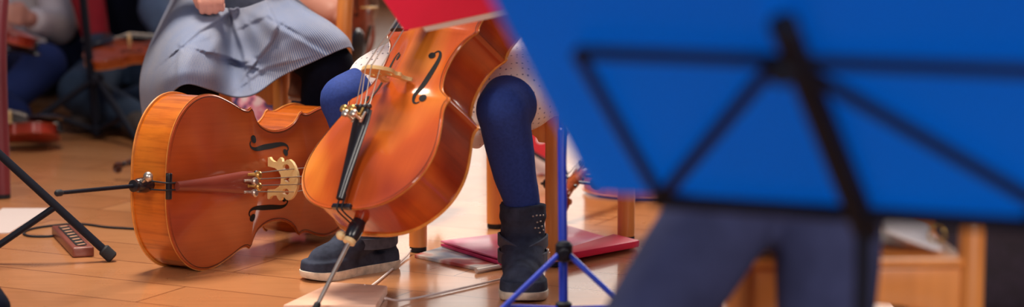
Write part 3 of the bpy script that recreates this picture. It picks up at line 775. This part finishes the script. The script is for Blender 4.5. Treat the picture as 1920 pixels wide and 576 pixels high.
n.ln(n.mix(0.8, cc, n.ramp(nz, [(0.35, (0.74, 0.84, 1.0, 1)), (0.65, (1.04, 1.0, 0.95, 1))]), 'MULTIPLY'), n.b.inputs['Base Color']); n.b.inputs['Roughness'].default_value = 0.9
M_pina = n.m
pinafore_child()

# --- the person in jeans behind the black stand
def jeans_person():
    hipL, hipR = Vector((0.385, 3.62, 0.445)), Vector((0.545, 3.62, 0.445)); kneeL, kneeR = at(1374, 372, 3.16), at(1556, 372, 3.16)
    ankL, ankR = Vector((0.05, 3.02, 0.09)), Vector((0.405, 3.06, 0.09)); pel = (hipL+hipR)/2; chest = Vector((0.46, 3.62, 0.82)); hd = Vector((0.46, 3.54, 1.16)); look = (-0.1, -0.95, -0.25)
    shL, shR = Vector((0.28, 3.62, 0.93)), Vector((0.64, 3.62, 0.93))
    root = thing('person', 'seated person in dark blue jeans behind the black music stand, knees apart', 'person', (pel.x, pel.y, 0))
    b = MB(); b.capsule(pel, 0.12, chest, 0.11); b.capsule(shL, 0.055, shR, 0.055); b.capsule(chest, 0.07, hd-Vector((0, 0, 0.13)), 0.05); head(b, hd, 0.09, look)
    elL, wrL = Vector((0.20, 3.48, 0.75)), Vector((0.28, 3.28, 0.88)); elR, wrR = Vector((0.72, 3.5, 0.75)), Vector((0.62, 3.3, 0.9))
    b.chain([(shL, 0.05), (elL, 0.038), (wrL, 0.026)]); b.chain([(shR, 0.05), (elR, 0.038), (wrR, 0.026)]); fist(b, wrL, (0.2, -0.6, 0.6), (0.9, 0, 0.2)); fist(b, wrR, (-0.3, -0.6, 0.6), (-0.9, 0, 0.2))
    baked(b.build('body', M_skin, root, world=True), 0.006, 3); hair(root, hd, look, 0.09); eyes(root, hd, look, 0.09)
    s = MB(); s.capsule(pel+Vector((0, 0, 0.08)), 0.135, chest, 0.125); s.capsule(shL, 0.065, shR, 0.065); s.chain([(shL, 0.062), (elL, 0.05), (elL.lerp(wrL, 0.8), 0.038)]); s.chain([(shR, 0.062), (elR, 0.05), (elR.lerp(wrR, 0.8), 0.038)])
    baked(s.build('jumper', M_dark, root, world=True), 0.01, 5)
    t = MB()
    for h, k, a in ((hipL, kneeL, ankL), (hipR, kneeR, ankR)):
        t.chain([(h, 0.105), (h.lerp(k, 0.5), 0.088), (k, 0.072)]); t.chain([(k, 0.072), (k.lerp(a, 0.25), 0.070), (k.lerp(a, 0.65), 0.060), (a, 0.052)])
    t.capsule(hipL, 0.105, hipR, 0.105)
    baked(t.build('jeans', M_jeans, root, world=True), 0.009, 5)
    for a, dx in ((ankL, -0.05), (ankR, 0.0)):
        f = MB(); f.capsule(a-Vector((0, 0, 0.052)), 0.038, a+Vector((dx, -0.17, -0.056)), 0.034); f.capsule(a, 0.042, a-Vector((0, 0, 0.04)), 0.042)
        baked(f.build('shoe', M_dark, root, world=True), 0.007, 3)
    # pale shirt tail spread on the seat beside the hip
    rows = []
    for i in range(9):
        r = []
        for j in range(9):
            u, v = i/8, j/8; x = 0.535+0.085*u; y = 3.39+0.14*v; z = 0.320+0.030*(1-u)**1.3+0.012*v
            r.append(Vector((x, y, z)))
        rows.append(r)
    o = MB().grid(rows).build('shirt_tail', M_white, root, world=True, sharp=180); baked(o, solid=0.006, offset=0, subsurf=1)
    return root
jeans_person()

# ------------------------------------------------------------------ music stands
def make_stand(name, label, base, az, hub_z, low_z, foot_r, pole_top, mat, rp=0.0085, legr=0.006, flat=False, group=None, top_offset=(0, 0), hubmat=M_black):
    root = thing(name, label, 'music stand', base, group)
    tx, ty = top_offset
    MB().rod((0, 0, low_z-0.02), (tx*0.6, ty*0.6, pole_top*0.6), rp).rod((tx*0.57, ty*0.57, pole_top*0.57), (tx, ty, pole_top), rp*0.8).build('pole', mat, root)
    h = MB().lathe([(rp*1.3, -0.018), (rp*1.9, -0.014), (rp*1.9, 0.012), (rp*1.3, 0.018)], Matrix.Translation((0, 0, hub_z)), 16)
    h.rod((0, -rp, hub_z), (0, -rp*3.2, hub_z), rp*1.1); h.build('hub', hubmat, root)
    MB().lathe([(rp*1.2, -0.012), (rp*1.8, -0.009), (rp*1.8, 0.009), (rp*1.2, 0.012)], Matrix.Translation((0, 0, low_z)), 16).build('collar', hubmat, root)
    for k in range(3):
        a = az+k*2*PI/3; d = Vector((math.cos(a), math.sin(a), 0))
        p0 = d*rp*1.2+Vector((0, 0, hub_z-0.004)); p1 = d*foot_r+Vector((0, 0, 0.012)); mid = p0.lerp(p1, 0.56)
        lg = MB()
        if flat: lg.tube([p0, p1], legr, 4)
        else: lg.rod(p0, p1, legr)
        l = lg.build('leg', mat, root)
        dirn = (p1-p0).normalized()
        MB().rod(p1-dirn*0.022, p1+dirn*0.008, legr*1.55, 12).build('foot_cap', M_rubber, l)
        MB().rod(d*rp+Vector((0, 0, low_z)), mid, legr*0.8, 8).build('strut', mat, root)
    return root
def sheet(name, corners, thick, mat, parent=None, bev=0.0015, world=True):
    """a slab through four corners (in order), thickness along its normal"""
    c = [Vector(p) for p in corners]; nn = (c[1]-c[0]).cross(c[3]-c[0]).normalized()*thick
    bm = bmesh.new(); lo = [bm.verts.new(p) for p in c]; hi = [bm.verts.new(p+nn) for p in c]
    bm.faces.new(lo[::-1]); bm.faces.new(hi)
    for i in range(4): bm.faces.new((lo[i], lo[(i+1) % 4], hi[(i+1) % 4], hi[i]))
    if bev: bmesh.ops.bevel(bm, geom=list(bm.edges), offset=bev, segments=2, affect='EDGES', profile=0.5)
    return MB().frombm(bm).build(name, mat, parent, world=world)
# red folder: right end leans back, its lower left corner hangs in view
r0 = at(757, 57, 4.17); r1 = at(1130, -22, 4.42); rx = (r1-r0).normalized(); r3 = at(700, -27, 4.10); ru = (r3-r0); ru = ru.normalized()
rf = thing('sheet_music_folder', 'red music folder on the blue stand, white page edge along its bottom', 'folder', r0)
sheet('cover', [r0, r0+rx*0.46, r0+rx*0.46+ru*0.31, r0+ru*0.31], 0.004, M_redbook, rf)
nb = rx.cross(ru).normalized()
sheet('pages', [r0+rx*0.040-ru*0.014-nb*0.004, r0+rx*0.45-ru*0.018-nb*0.004, r0+rx*0.45+ru*0.28-nb*0.004, r0+rx*0.040+ru*0.28-nb*0.004], 0.003, M_paper, rf, 0.0005)

# the slim blue stand under it: its wire desk touches the back of the folder
bb = at(1057, 560, 4.30); bb.z = 0
aa = (bb.x-r0.x)/rx.x; front = nb if nb.y < 0 else -nb
dc = r0+rx*aa+ru*0.03+front*0.014
blue = make_stand('music_stand', 'slim bright blue metal music stand on a tripod beside the dark ankle boot', bb, PI/2, 0.165, 0.062, 0.21, dc.z, M_blue_paint, 0.0082, 0.0052, top_offset=(dc.x-bb.x, dc.y-bb.y))
dk = MB(); A = rx*0.12; B = ru*0.17
for p, q in ((dc-A, dc+A), (dc-A+B, dc+A+B), (dc-A, dc-A+B), (dc+A, dc+A+B), (dc-A, dc+B), (dc+A, dc+B), (dc, dc+B)): dk.rod(p, q, 0.0045, 8)
dk.build('desk', M_blue_paint, blue, world=True)
for sx in (-0.10, 0.10): MB().rod(dc+rx*sx, dc+rx*sx-ru*0.052-front*0.004, 0.0035, 8).rod(dc+rx*sx-ru*0.05, dc+rx*sx-ru*0.05-front*0.035, 0.0035, 8).build('holder', M_blue_paint, blue, world=True)
bs = at(183, 256, 6.93); bs.z = 0
make_stand('music_stand', 'black tripod music stand in front of the children on the floor', bs, math.radians(188), 0.175, 0.03, 0.25, 0.95, M_black, 0.0115, 0.0095, top_offset=(-0.075, 0))
make_stand('music_stand', 'black folding stand at left edge, its leg reaching in by the slotted anchor', Vector((-1.110, 4.965, 0)), math.radians(6), 0.262, 0.025, 0.262, 1.05, M_black, 0.010, 0.0088, flat=False)

# the nearest stand: a black wire desk leaning towards the camera with a blue folder on its far side
P0 = at(1620, 420, 2.50); ps, ta = math.radians(-23), math.radians(50)
DA = Vector((math.cos(ps), math.sin(ps), 0)); DN = Vector((math.sin(ps), -math.cos(ps), 0)); DB = Vector((0, 0, 1))*math.cos(ta)+DN*math.sin(ta); DZ = DA.cross(DB)   # DZ faces the camera side
def desk(px, py, off=0.0):
    c = Vector((0, 0, CAM_H)); r = at(px, py, 1.0)-c; t = (P0-c).dot(DZ)/r.dot(DZ); return c+r*t+DZ*off
fb_ = Vector((P0.x, P0.y, 0))
near = make_stand('music_stand', 'black folding music stand seen from behind, nearest the camera', fb_, math.radians(80), 0.26, 0.05, 0.27, P0.z, M_black, 0.011, 0.008)
MB().rod(desk(1466, 40), P0-DB*0.02, 0.0145).build('spine', M_black, near).matrix_world
for o in list(near.children):
    if o.name.startswith('spine'): o.data.transform(Matrix.Translation(-fb_))
def bar(a, b, r, nm='brace', off=0.004):
    MB().rod(desk(*a, off), desk(*b, off), r, 8).build(nm, M_black, near, world=True)
ctop = desk(1470, 108)
hx = (desk(1085, 96)-ctop).dot(DA)
def dpt(u, v, off=0.0): return ctop+DA*u+DB*v+DZ*off
lowL = desk(1240, 366); lu, lv = (lowL-ctop).dot(DA), (lowL-ctop).dot(DB)
def bar2(u0, v0, u1, v1, r, nm): MB().rod(dpt(u0, v0, 0.004), dpt(u1, v1, 0.004), r, 8).build(nm, M_black, near, world=True)
tr, lr = desk(2010, 130), desk(1985, 396)
ru_, rv_ = (tr-ctop).dot(DA), (tr-ctop).dot(DB); su_, sv_ = (lr-ctop).dot(DA), (lr-ctop).dot(DB)
bar2(hx, 0, ru_, rv_, 0.0068, 'top_bar')
bar2(hx, 0, lu, lv, 0.0066, 'brace'); bar2(ru_, rv_, su_, sv_, 0.0066, 'brace')
bar2(-0.012, -0.008, lu, lv, 0.0072, 'brace'); bar2(0.012, -0.008, su_, sv_, 0.0072, 'brace')
lv2 = (P0-ctop).dot(DB)
bar2(lu*1.05, lv-0.006, -lu*1.5, lv-0.006, 0.0085, 'ledge')
for o in (lu, -lu): MB().rod(dpt(o, lv-0.006, 0.0), dpt(o, lv-0.006, -0.05), 0.006, 8).build('holder', M_black, near, world=True)
MB().ball(dpt(0, -0.004, 0.012), 0.016, (1, 0.7, 1)).build('clamp_knob', M_black, near, world=True)
# the blue folder, open, with a spine fold in the middle
BL = desk(1108, 372, -0.008); fw, fh = 0.60, 0.47
fo = thing('folder', 'large blue plastic folder resting on the nearest black music stand', 'folder', BL)
rows = []
for k in range(41):
    f = k/40; w = abs(f-0.5)
    z = -0.012*math.exp(-(w/0.02)**2)-0.0016*math.sin(f*9)
    rows.append([BL+DA*fw*f+DB*fh*g+DZ*z for g in (0, 0.004, 0.25, 0.5, 0.75, 0.996, 1)])
baked(MB().grid(rows).build('cover', M_bluefolder, fo, world=True), solid=0.0025, offset=0)

# ------------------------------------------------------------------ things on the floor
# flat board that holds the endpin, with pale cords to the two front chair legs
bd = thing('endpin_board', 'flat pale wooden board on the floor under the cello endpin, cords tied to it', 'endpin anchor', ground(640, 566))
p = [ground(x, y) for x, y in ((530, 590), (706, 590), (727, 553), (622, 546))]
M_board = wood('pale_pink_wood', rgb(236, 184, 158), rgb(242, 194, 168), rgb(246, 204, 180), 0.4, 0.1, (12, 40, 12), 6)
sheet('board', p, 0.019, M_board, bd, 0.004)
M_cord = plain('pale_cord', rgb(226, 212, 208), 0.7)
fl, frr = ground(770, 478), ground(1022, 508)
for a, b in ((ground(684, 552), fl), (ground(722, 577), frr)):
    c = [a+Vector((0, 0, 0.018)), a.lerp(b, 0.12)+Vector((0, 0, 0.006)), a.lerp(b, 0.5)+Vector((0, 0, 0.0035)), a.lerp(b, 0.9)+Vector((0, 0, 0.005)), b+Vector((0, 0, 0.012))]
    MB().tube(spline(c, 5), 0.0022, 8).build('cord', M_cord, bd, world=True)

# small slotted anchor with its cord
a0, a1 = ground(117, 441), ground(156, 482); ax = (a1-a0).normalized(); ay = Vector((-ax.y, ax.x, 0)); ln = (a1-a0).length
M_anchor = wood('red_brown_wood', rgb(112, 56, 46), rgb(128, 66, 54), rgb(140, 74, 60), 0.4, 0.2, (40, 40, 40), 8)
M_slot = plain('pale_groove', rgb(206, 150, 120), 0.6)
MA = Matrix(((ax.x, ay.x, 0, (a0.x+a1.x)/2), (ax.y, ay.y, 0, (a0.y+a1.y)/2), (0, 0, 1, 0), (0, 0, 0, 1)))
an = thing('endpin_anchor', 'small red brown wooden block with a slotted top on a black cord', 'endpin anchor', MA)
MB().box((0, 0, 0.011), (ln+0.012, 0.046, 0.022), bev=0.004).build('block', M_anchor, an)
q = [((ln/2-0.022)+0.012*math.cos(t), 0.012*math.sin(t)) for t in [-PI/2+PI*i/8 for i in range(9)]]+[(-(ln/2-0.022)+0.012*math.cos(t), 0.012*math.sin(t)) for t in [PI/2+PI*i/8 for i in range(9)]]
MB().prism(q, 0.0016, Matrix.Translation((0, 0, 0.0215))).build('grip_plate', M_void, an, smooth=False)
for i in range(8):
    MB().box((-(ln/2-0.022)+(ln-0.044)*i/7, 0, 0.0236), (0.006, 0.019, 0.0014), Matrix.Rotation(0.5, 3, 'Z'), 0.0006).build('groove', M_slot, an)
cp = [ground(x, y, 0.003) for x, y in ((310, 432), (250, 429), (200, 426), (150, 420), (100, 423), (60, 429), (44, 437), (58, 443), (95, 443), (112, 438))]
MB().tube(spline(cp, 6), 0.0026, 8).build('cord', M_rubber, an, world=True)

# papers at the left
sh = thing('sheet_music', 'white printed sheet lying on the floor at the left edge', 'paper', ground(40, 412))
M_print = N('printed_paper'); br = M_print.new('ShaderNodeTexBrick'); br.inputs['Scale'].default_value = 22; br.inputs['Mortar Size'].default_value = 0.12
br.inputs['Color1'].default_value = rgb(176, 156, 158); br.inputs['Color2'].default_value = rgb(160, 138, 142); br.inputs['Mortar'].default_value = rgb(206, 190, 188)
M_print.ln(M_print.coords(), br.inputs['Vector']); M_print.ln(br.outputs['Color'], M_print.b.inputs['Base Color']); M_print.b.inputs['Roughness'].default_value = 0.7
sheet('page', [ground(-60, 440), ground(18, 438), ground(92, 392), ground(5, 392)], 0.002, M_print.m, sh, 0)

# pink document wallet with red cover, magazine beneath
M_pinkp = N('pink_plastic'); nz = M_pinkp.noise(M_pinkp.coords((1, 1, 1)), 5, 2)
M_pinkp.ln(M_pinkp.ramp(nz, [(0.4, rgb(244, 120, 170)), (0.6, rgb(250, 176, 200))]), M_pinkp.b.inputs['Base Color']); M_pinkp.b.inputs['Roughness'].default_value = 0.22
mg = thing('magazine', 'magazine with blue, white and red cover under the pink wallet', 'magazine', ground(850, 490))
M_mag = N('magazine_cover'); nz = M_mag.noise(M_mag.coords((1, 1, 1)), 9, 2); 
M_mag.ln(M_mag.ramp(nz, [(0.36, rgb(120, 156, 190)), (0.46, rgb(196, 206, 216)), (0.53, rgb(236, 226, 220)), (0.62, rgb(206, 100, 96)), (0.7, rgb(150, 66, 70))]), M_mag.b.inputs['Base Color']); M_mag.b.inputs['Roughness'].default_value = 0.35
sheet('cover', [ground(777, 484), ground(897, 509), ground(1010, 486), ground(838, 466)], 0.008, M_mag.m, mg, 0.002)
MB().tube([ground(893, 508, 0.006), ground(940, 499, 0.006), ground(990, 489, 0.006)], 0.0055, 8, squash=(1, 0.9)).build('rolled_corner', M_paper, mg, world=True)
wl = thing('document_wallet', 'pink and red plastic document wallet on the floor behind the boot', 'folder', ground(1000, 470))
def g3(x, y, z): return ground(x, y, 0)+Vector((0, 0, z))
sheet('back_cover', [g3(826, 470, 0.009), g3(938, 506, 0.009), g3(1196, 466, 0.004), g3(1066, 434, 0.004)], 0.006, plain('magenta_plastic', rgb(206, 44, 112), 0.35), wl, 0.0015)
sheet('front_sleeve', [g3(826, 469, 0.0165), g3(936, 502, 0.0165), g3(1150, 463, 0.013), g3(1062, 434, 0.011)], 0.004, M_pinkp.m, wl, 0.001)
sheet('red_flap', [g3(1052, 490, 0.010), g3(1060, 499, 0.010), g3(1200, 469, 0.006), g3(1150, 458, 0.008)], 0.016, M_redbook, wl, 0.004)
MB().lathe([(0.004, 0), (0.0062, 0.001), (0.0062, 0.003), (0.003, 0.004)], Matrix.Translation(g3(1112, 481, 0.018)) @ Matrix.Rotation(PI/2.3, 4, 'X'), 12).build('snap', M_gold, wl, world=True)

# the violin lying behind the cello, only its scroll shows
VM = (plain('violin_varnish', rgb(150, 62, 28), 0.28, 0, 0.2, 14, coat=0.5), plain('violin_rib_varnish', rgb(196, 96, 36), 0.28, 0, 0.2, 14, coat=0.5), M_edge)
VD = (plain('dark_violin_varnish', rgb(120, 34, 26), 0.28, 0, 0.3, 14, coat=0.5), plain('dark_violin_rib', rgb(150, 46, 30), 0.28, 0, 0.3, 14, coat=0.5), M_edge)
s0 = ground(226, 338)
yv = Vector((-0.93, 0.36, 0.03)).normalized()
Mv = frame(s0-yv*0.505+Vector((0, 0, 0.052)), Vector((0.36, 0.93, 0)), yv)
make_instrument('violin', 'dark violin lying behind the big floor cello, only its scroll poking out', 'violin', Mv, 0.32, (VD[0], plain('dark_scroll_varnish', rgb(72, 36, 26), 0.35, 0, 0.2, 14, coat=0.4), M_purf), 0.1, True, detail=False)

# ------------------------------------------------------------------ background children and their violins
def seated(label, pts, mats, name='person', extra=None):
    """a child sitting on the floor; pts: joints in the room"""
    j = {k: Vector(v) for k, v in pts.items()}
    root = thing(name, label, 'person', (j['pel'].x, j['pel'].y, 0)); look = (0.25, -0.95, -0.25)
    b = MB(); b.capsule(j['pel'], 0.105, j['chest'], 0.09); b.capsule(j['shL'], 0.05, j['shR'], 0.05); b.capsule(j['chest'], 0.06, j['head']-Vector((0, 0, 0.12)), 0.045); head(b, j['head'], 0.085, look)
    for s in 'LR':
        b.chain([(j['sh'+s], 0.042), (j['el'+s], 0.034), (j['wr'+s], 0.024)]); fist(b, j['wr'+s], (j['wr'+s]-j['el'+s]), (0, -0.3, 1), curl=0.8, scale=0.9)
    baked(b.build('body', M_skin, root, world=True), 0.007, 2); hair(root, j['head'], look); eyes(root, j['head'], look)
    s = MB(); s.capsule(j['pel']+Vector((0, 0, 0.06)), 0.118, j['chest'], 0.104); s.capsule(j['shL'], 0.06, j['shR'], 0.06)
    baked(s.build('top', mats[0], root, world=True), 0.011, 4)
    for i, k in enumerate('LR'):
        s = MB(); s.chain([(j['sh'+k], 0.060), (j['el'+k], 0.052), (j['el'+k].lerp(j['wr'+k], 0.75), 0.042)]); baked(s.build('sleeve', mats[1+i], root, world=True), 0.009, 4)
    t = MB()
    for k in 'LR': t.chain([(j['pel']+Vector((-0.06 if k == 'L' else 0.06, 0, 0)), 0.095), (j['kn'+k], 0.068), (j['an'+k], 0.048)])
    baked(t.build('trousers', mats[3], root, world=True), 0.010, 5)
    for k in 'LR':
        f = MB(); d = (j['an'+k]-j['kn'+k]).normalized(); d.z = 0; d = (d*0.6+Vector((0, -0.8, 0))).normalized(); a = j['an'+k].copy(); a.z = 0.043; f.capsule(a, 0.042, a+d*0.13-Vector((0, 0, 0.006)), 0.036)
        baked(f.build('shoe', mats[4], root, world=True), 0.008, 3)
    return root
def G(px, py, d): return tuple(at(px, py, d))
def gz(px, d, z):
    q = at(px, 200, d); q.z = z; return tuple(q)
M_shoe = plain('patterned_shoe', rgb(64, 56, 54), 0.8, 0, 0.5, 60)
seated('child in white shirt and blue trousers sitting far left holding a violin',
       dict(pel=gz(20, 7.75, 0.115), chest=gz(30, 7.7, 0.40), shL=gz(-45, 7.65, 0.47), shR=gz(98, 7.65, 0.47), head=gz(30, 7.6, 0.68), elL=gz(-70, 7.5, 0.28), wrL=G(5, 60, 7.32), elR=G(112, 52, 7.45), wrR=G(52, 34, 7.25),
            knL=gz(-110, 7.25, 0.17), knR=G(84, 122, 7.18), anL=gz(30, 7.0, 0.06), anR=gz(-10, 7.12, 0.06)), (M_white, M_white, M_white, M_blueknee, M_shoe))
seated('child with one red sleeve and teal jeans cross legged behind the black tripod stand',
       dict(pel=gz(238, 7.55, 0.115), chest=gz(225, 7.5, 0.40), shL=gz(150, 7.45, 0.48), shR=gz(312, 7.5, 0.47), head=gz(230, 7.35, 0.68), elL=G(165, 0, 7.3), wrL=G(186, 96, 7.27), elR=G(290, 20, 7.25), wrR=G(330, 84, 7.16),
            knL=G(150, 172, 7.06), knR=G(330, 180, 7.1), anL=gz(250, 6.98, 0.06), anR=gz(215, 7.15, 0.06)), (M_dark, M_redcloth, M_greyblue, M_jeans2, M_shoe))
seated('child in pink top kneeling behind the chair, arm reaching to an upright violin',
       dict(pel=gz(560, 6.95, 0.19), chest=gz(548, 6.9, 0.47), shL=gz(470, 6.9, 0.55), shR=gz(618, 6.85, 0.55), head=gz(548, 6.85, 0.76), elL=gz(440, 6.8, 0.40), wrL=gz(500, 6.65, 0.36), elR=G(575, -4, 6.6), wrR=G(640, 34, 6.5),
            knL=gz(520, 6.62, 0.08), knR=gz(600, 6.62, 0.08), anL=gz(530, 6.95, 0.06), anR=gz(590, 6.95, 0.06)), (M_pink, M_pink, M_skin, M_dark, M_shoe))
seated('child in dark clothes far back between the two children on the floor',
       dict(pel=gz(132, 8.5, 0.115), chest=gz(132, 8.45, 0.40), shL=gz(75, 8.45, 0.47), shR=gz(190, 8.45, 0.47), head=gz(132, 8.4, 0.68), elL=gz(66, 8.35, 0.3), wrL=gz(110, 8.2, 0.24), elR=gz(196, 8.35, 0.3), wrR=gz(150, 8.2, 0.24),
            knL=gz(72, 8.1, 0.16), knR=gz(190, 8.1, 0.16), anL=gz(150, 8.0, 0.06), anR=gz(112, 8.05, 0.06)), (M_dark, M_dark, M_dark, M_dark, M_dark))
# violins: across the lap, tilted at far left, on the floor far left, upright by the kneeling child
make_instrument('violin', 'amber violin across the lap of the child in teal jeans', 'violin', frame(Vector(G(158, 94, 6.96)), (0, -0.93, -0.30), (0.98, 0.05, 0.06)), 0.29, VM, 0.105, True, detail=False)
make_instrument('violin', 'red brown violin held against the white shirt at far left', 'violin', frame(Vector(G(66, 92, 6.90)), (0.05, -0.97, 0.10), (-0.95, -0.02, 0.25)) @ rotz(0) , 0.29, VD, 0.105, True, detail=False)
make_instrument('violin', 'dark red violin on the floor below the blue knee at far left', 'violin', frame(Vector(gz(112, 6.74, 0.062)), (0.05, -0.93, 0.30), (0.98, 0.02, 0.02)) @ rotz(PI), 0.30, VD, 0.11, True, detail=False)
make_instrument('violin', 'upright orange violin with black chin rest in the kneeling child\'s hand', 'violin', frame(Vector(G(676, 110, 6.45)), (0.40, 0.92, 0), (0.03, 0.02, 1.0)), 0.30, VM, 0.11, True, detail=False)

# ------------------------------------------------------------------ bags, bow, case, small things behind
bg = at(992, 300, 6.30); bg.z = 0
M_bag = N('red_white_pattern'); nz = M_bag.noise(M_bag.coords((1, 1, 1)), 24, 0.5)
M_bag.ln(M_bag.ramp(nz, [(0.50, rgb(214, 28, 44)), (0.525, rgb(240, 220, 220))]), M_bag.b.inputs['Base Color']); M_bag.b.inputs['Roughness'].default_value = 0.6
b = thing('bag', 'red bag with white blotches standing behind the navy leg', 'bag', bg)
rows = []
for k in range(7):
    f = k/6; w = 0.075-0.008*f; d = 0.05-0.03*f
    rows.append([Vector((w*(abs(math.cos(a))**0.4)*(1 if math.cos(a) > 0 else -1), d*(abs(math.sin(a))**0.4)*(1 if math.sin(a) > 0 else -1), 0.002+0.125*f)) for a in [2*PI*i/32 for i in range(32)]])
m = MB().grid(rows, close=True); m.f += [tuple(range(32))]; m.mi += [0]; m.build('body', M_bag.m, b)
for s in (-1, 1): MB().tube(spline([(-0.03, s*0.02, 0.12), (-0.025, s*0.022, 0.165), (0.025, s*0.022, 0.165), (0.03, s*0.02, 0.12)], 5), 0.003, 8).build('handle', M_redcloth, b)
MB().tube(spline([(-0.055, -0.035, 0.128), (0.0, -0.054, 0.07), (0.055, -0.060, 0.035), (0.10, -0.064, 0.006)], 5), 0.008, 8, squash=(1, 0.6)).build('strap', M_rubber, b)

fb2 = at(478, 195, 6.3); fb2.z = 0
M_flor = N('pink_floral'); nz = M_flor.noise(M_flor.coords((1, 1, 1)), 26, 2)
M_flor.ln(M_flor.ramp(nz, [(0.4, rgb(60, 60, 110)), (0.48, rgb(226, 130, 160)), (0.6, rgb(236, 214, 220))]), M_flor.b.inputs['Base Color']); M_flor.b.inputs['Roughness'].default_value = 0.8
b = thing('cloth_bag', 'pink and white patterned bag on the floor under the grey skirt', 'bag', fb2)
rows = []
for k in range(9):
    f = k/8; w = 0.085*(1-0.25*f*f); d = 0.06*(1-0.5*f*f)
    rows.append([Vector((w*math.cos(a), d*math.sin(a), 0.002+0.22*f)) for a in [2*PI*i/28 for i in range(28)]])
m = MB().grid(rows, close=True); m.f += [tuple(range(28)), tuple(8*28+i for i in range(28))]; m.mi += [0, 0]; m.build('body', M_flor.m, b)
for s in (-1, 1): MB().tube(spline([(-0.04, s*0.02, 0.215), (-0.03, s*0.026, 0.29), (0.03, s*0.026, 0.29), (0.04, s*0.02, 0.215)], 5), 0.005, 8).build('handle', M_flor.m, b)

# sheepskin pad hanging from the seat of the pinafore child's chair
sp = at(560, 172, 5.54); M_hide = plain('brown_hide', rgb(140, 92, 70), 0.9, 0, 0.2, 30); M_fleece = plain('fleece', rgb(206, 186, 176), 1.0, 0, 0.2, 120, bump=0.8)
pd = thing('sheepskin_pad', 'brown sheepskin pad with pale fleece edge hanging beside the chair leg', 'cushion', sp)
def pad(o, k):
    rows = []
    for i in range(9):
        r = []
        for jn in range(9):
            u, v = i/8, jn/8; x = -0.022+0.050*u*k; z = 0.062-0.085*v*k*(1-0.35*u); r.append(Vector((x, o+0.012*math.sin(3*u+2*v)-0.02*v, z-0.03*u)))
        rows.append(r)
    return MB().grid(rows)
baked(pad(0, 0.86).build('hide', M_hide, pd), solid=0.012, subsurf=1); baked(pad(0.013, 1.0).build('fleece', M_fleece, pd), solid=0.014, subsurf=1)

# a third cello lying on its back behind the chair, scroll towards the camera
yv = Vector((-0.42, -0.907, -0.03)).normalized(); s0 = at(1050, 400, 5.54); s0.z = 0.045
Mc = frame(s0-yv*0.965+Vector((0, 0, 0.045)), Vector((-0.907, 0.42, 0)), yv)
make_instrument('cello', 'cello lying on its back behind the chair, only its pegs and strings showing', 'cello', Mc, 0.60, (M_front_dull, M_rib_dull, M_edge), 0.16, tail=M_ebony)

# dark soft instrument case standing at the right
cs = at(1835, 560, 4.55); cs.z = 0
M_case = plain('dark_case_fabric', rgb(36, 28, 44), 0.75, 0, 0.3, 24, bump=0.2)
k_ = thing('instrument_case', 'dark soft instrument case standing behind the right chair', 'case', Matrix.Translation(cs) @ rotz(math.radians(8)))
def casering(z, w, d): return [Vector((w*(abs(math.cos(a))**0.55)*(1 if math.cos(a) > 0 else -1), d*(abs(math.sin(a))**0.55)*(1 if math.sin(a) > 0 else -1), z)) for a in [2*PI*i/36 for i in range(36)]]
rows = [casering(z, w, d) for z, w, d in ((0.0, 0.15, 0.07), (0.02, 0.18, 0.085), (0.15, 0.215, 0.095), (0.30, 0.205, 0.095), (0.42, 0.155, 0.09), (0.52, 0.165, 0.085), (0.62, 0.15, 0.08), (0.70, 0.08, 0.06), (0.95, 0.055, 0.05), (1.02, 0.03, 0.03))]
m = MB().grid(rows, close=True); m.f += [tuple(range(36)), tuple(9*36+i for i in range(36))]; m.mi += [0, 0]; baked(m.build('body', M_case, k_), subsurf=1)
MB().tube(spline([(-0.16, -0.072, 0.02), (-0.20, -0.075, 0.2), (-0.15, -0.08, 0.42), (-0.14, -0.075, 0.6), (-0.05, -0.055, 0.75)], 6), 0.004, 6).build('zip', M_tail_red, k_)
MB().tube(spline([(0.0, -0.09, 0.36), (0.0, -0.125, 0.40), (0.0, -0.125, 0.48), (0.0, -0.085, 0.52)], 6), 0.011, 8).build('handle', M_black, k_)

# brass ring lying against the shirt tail on the jeans child's chair
rg = at(1757, 440, 3.47)
ring = MB(); ring.tube([rg+Vector((0.0115*math.cos(a), 0.003*math.sin(2*a), 0.0115*math.sin(a))) for a in [2*PI*i/28 for i in range(29)]], 0.0022, 8, False)
tag(ring.build('brass_ring', M_gold, None), 'small brass ring upright on the seat by the pale shirt tail', 'ring')

# black shoe at the lower left corner
s = MB(); s0 = ground(-6, 606); s.capsule(s0+Vector((-0.06, 0.09, 0.045)), 0.042, s0+Vector((0.0, -0.03, 0.034)), 0.034); s.capsule(s0+Vector((-0.07, 0.10, 0.05)), 0.040, s0+Vector((-0.08, 0.12, 0.12)), 0.038)
bsr = thing('shoe', 'black shoe in the lower left corner, nearly out of frame', 'shoe', s0)
baked(s.build('upper', M_dark, bsr, world=True), 0.005, 3)
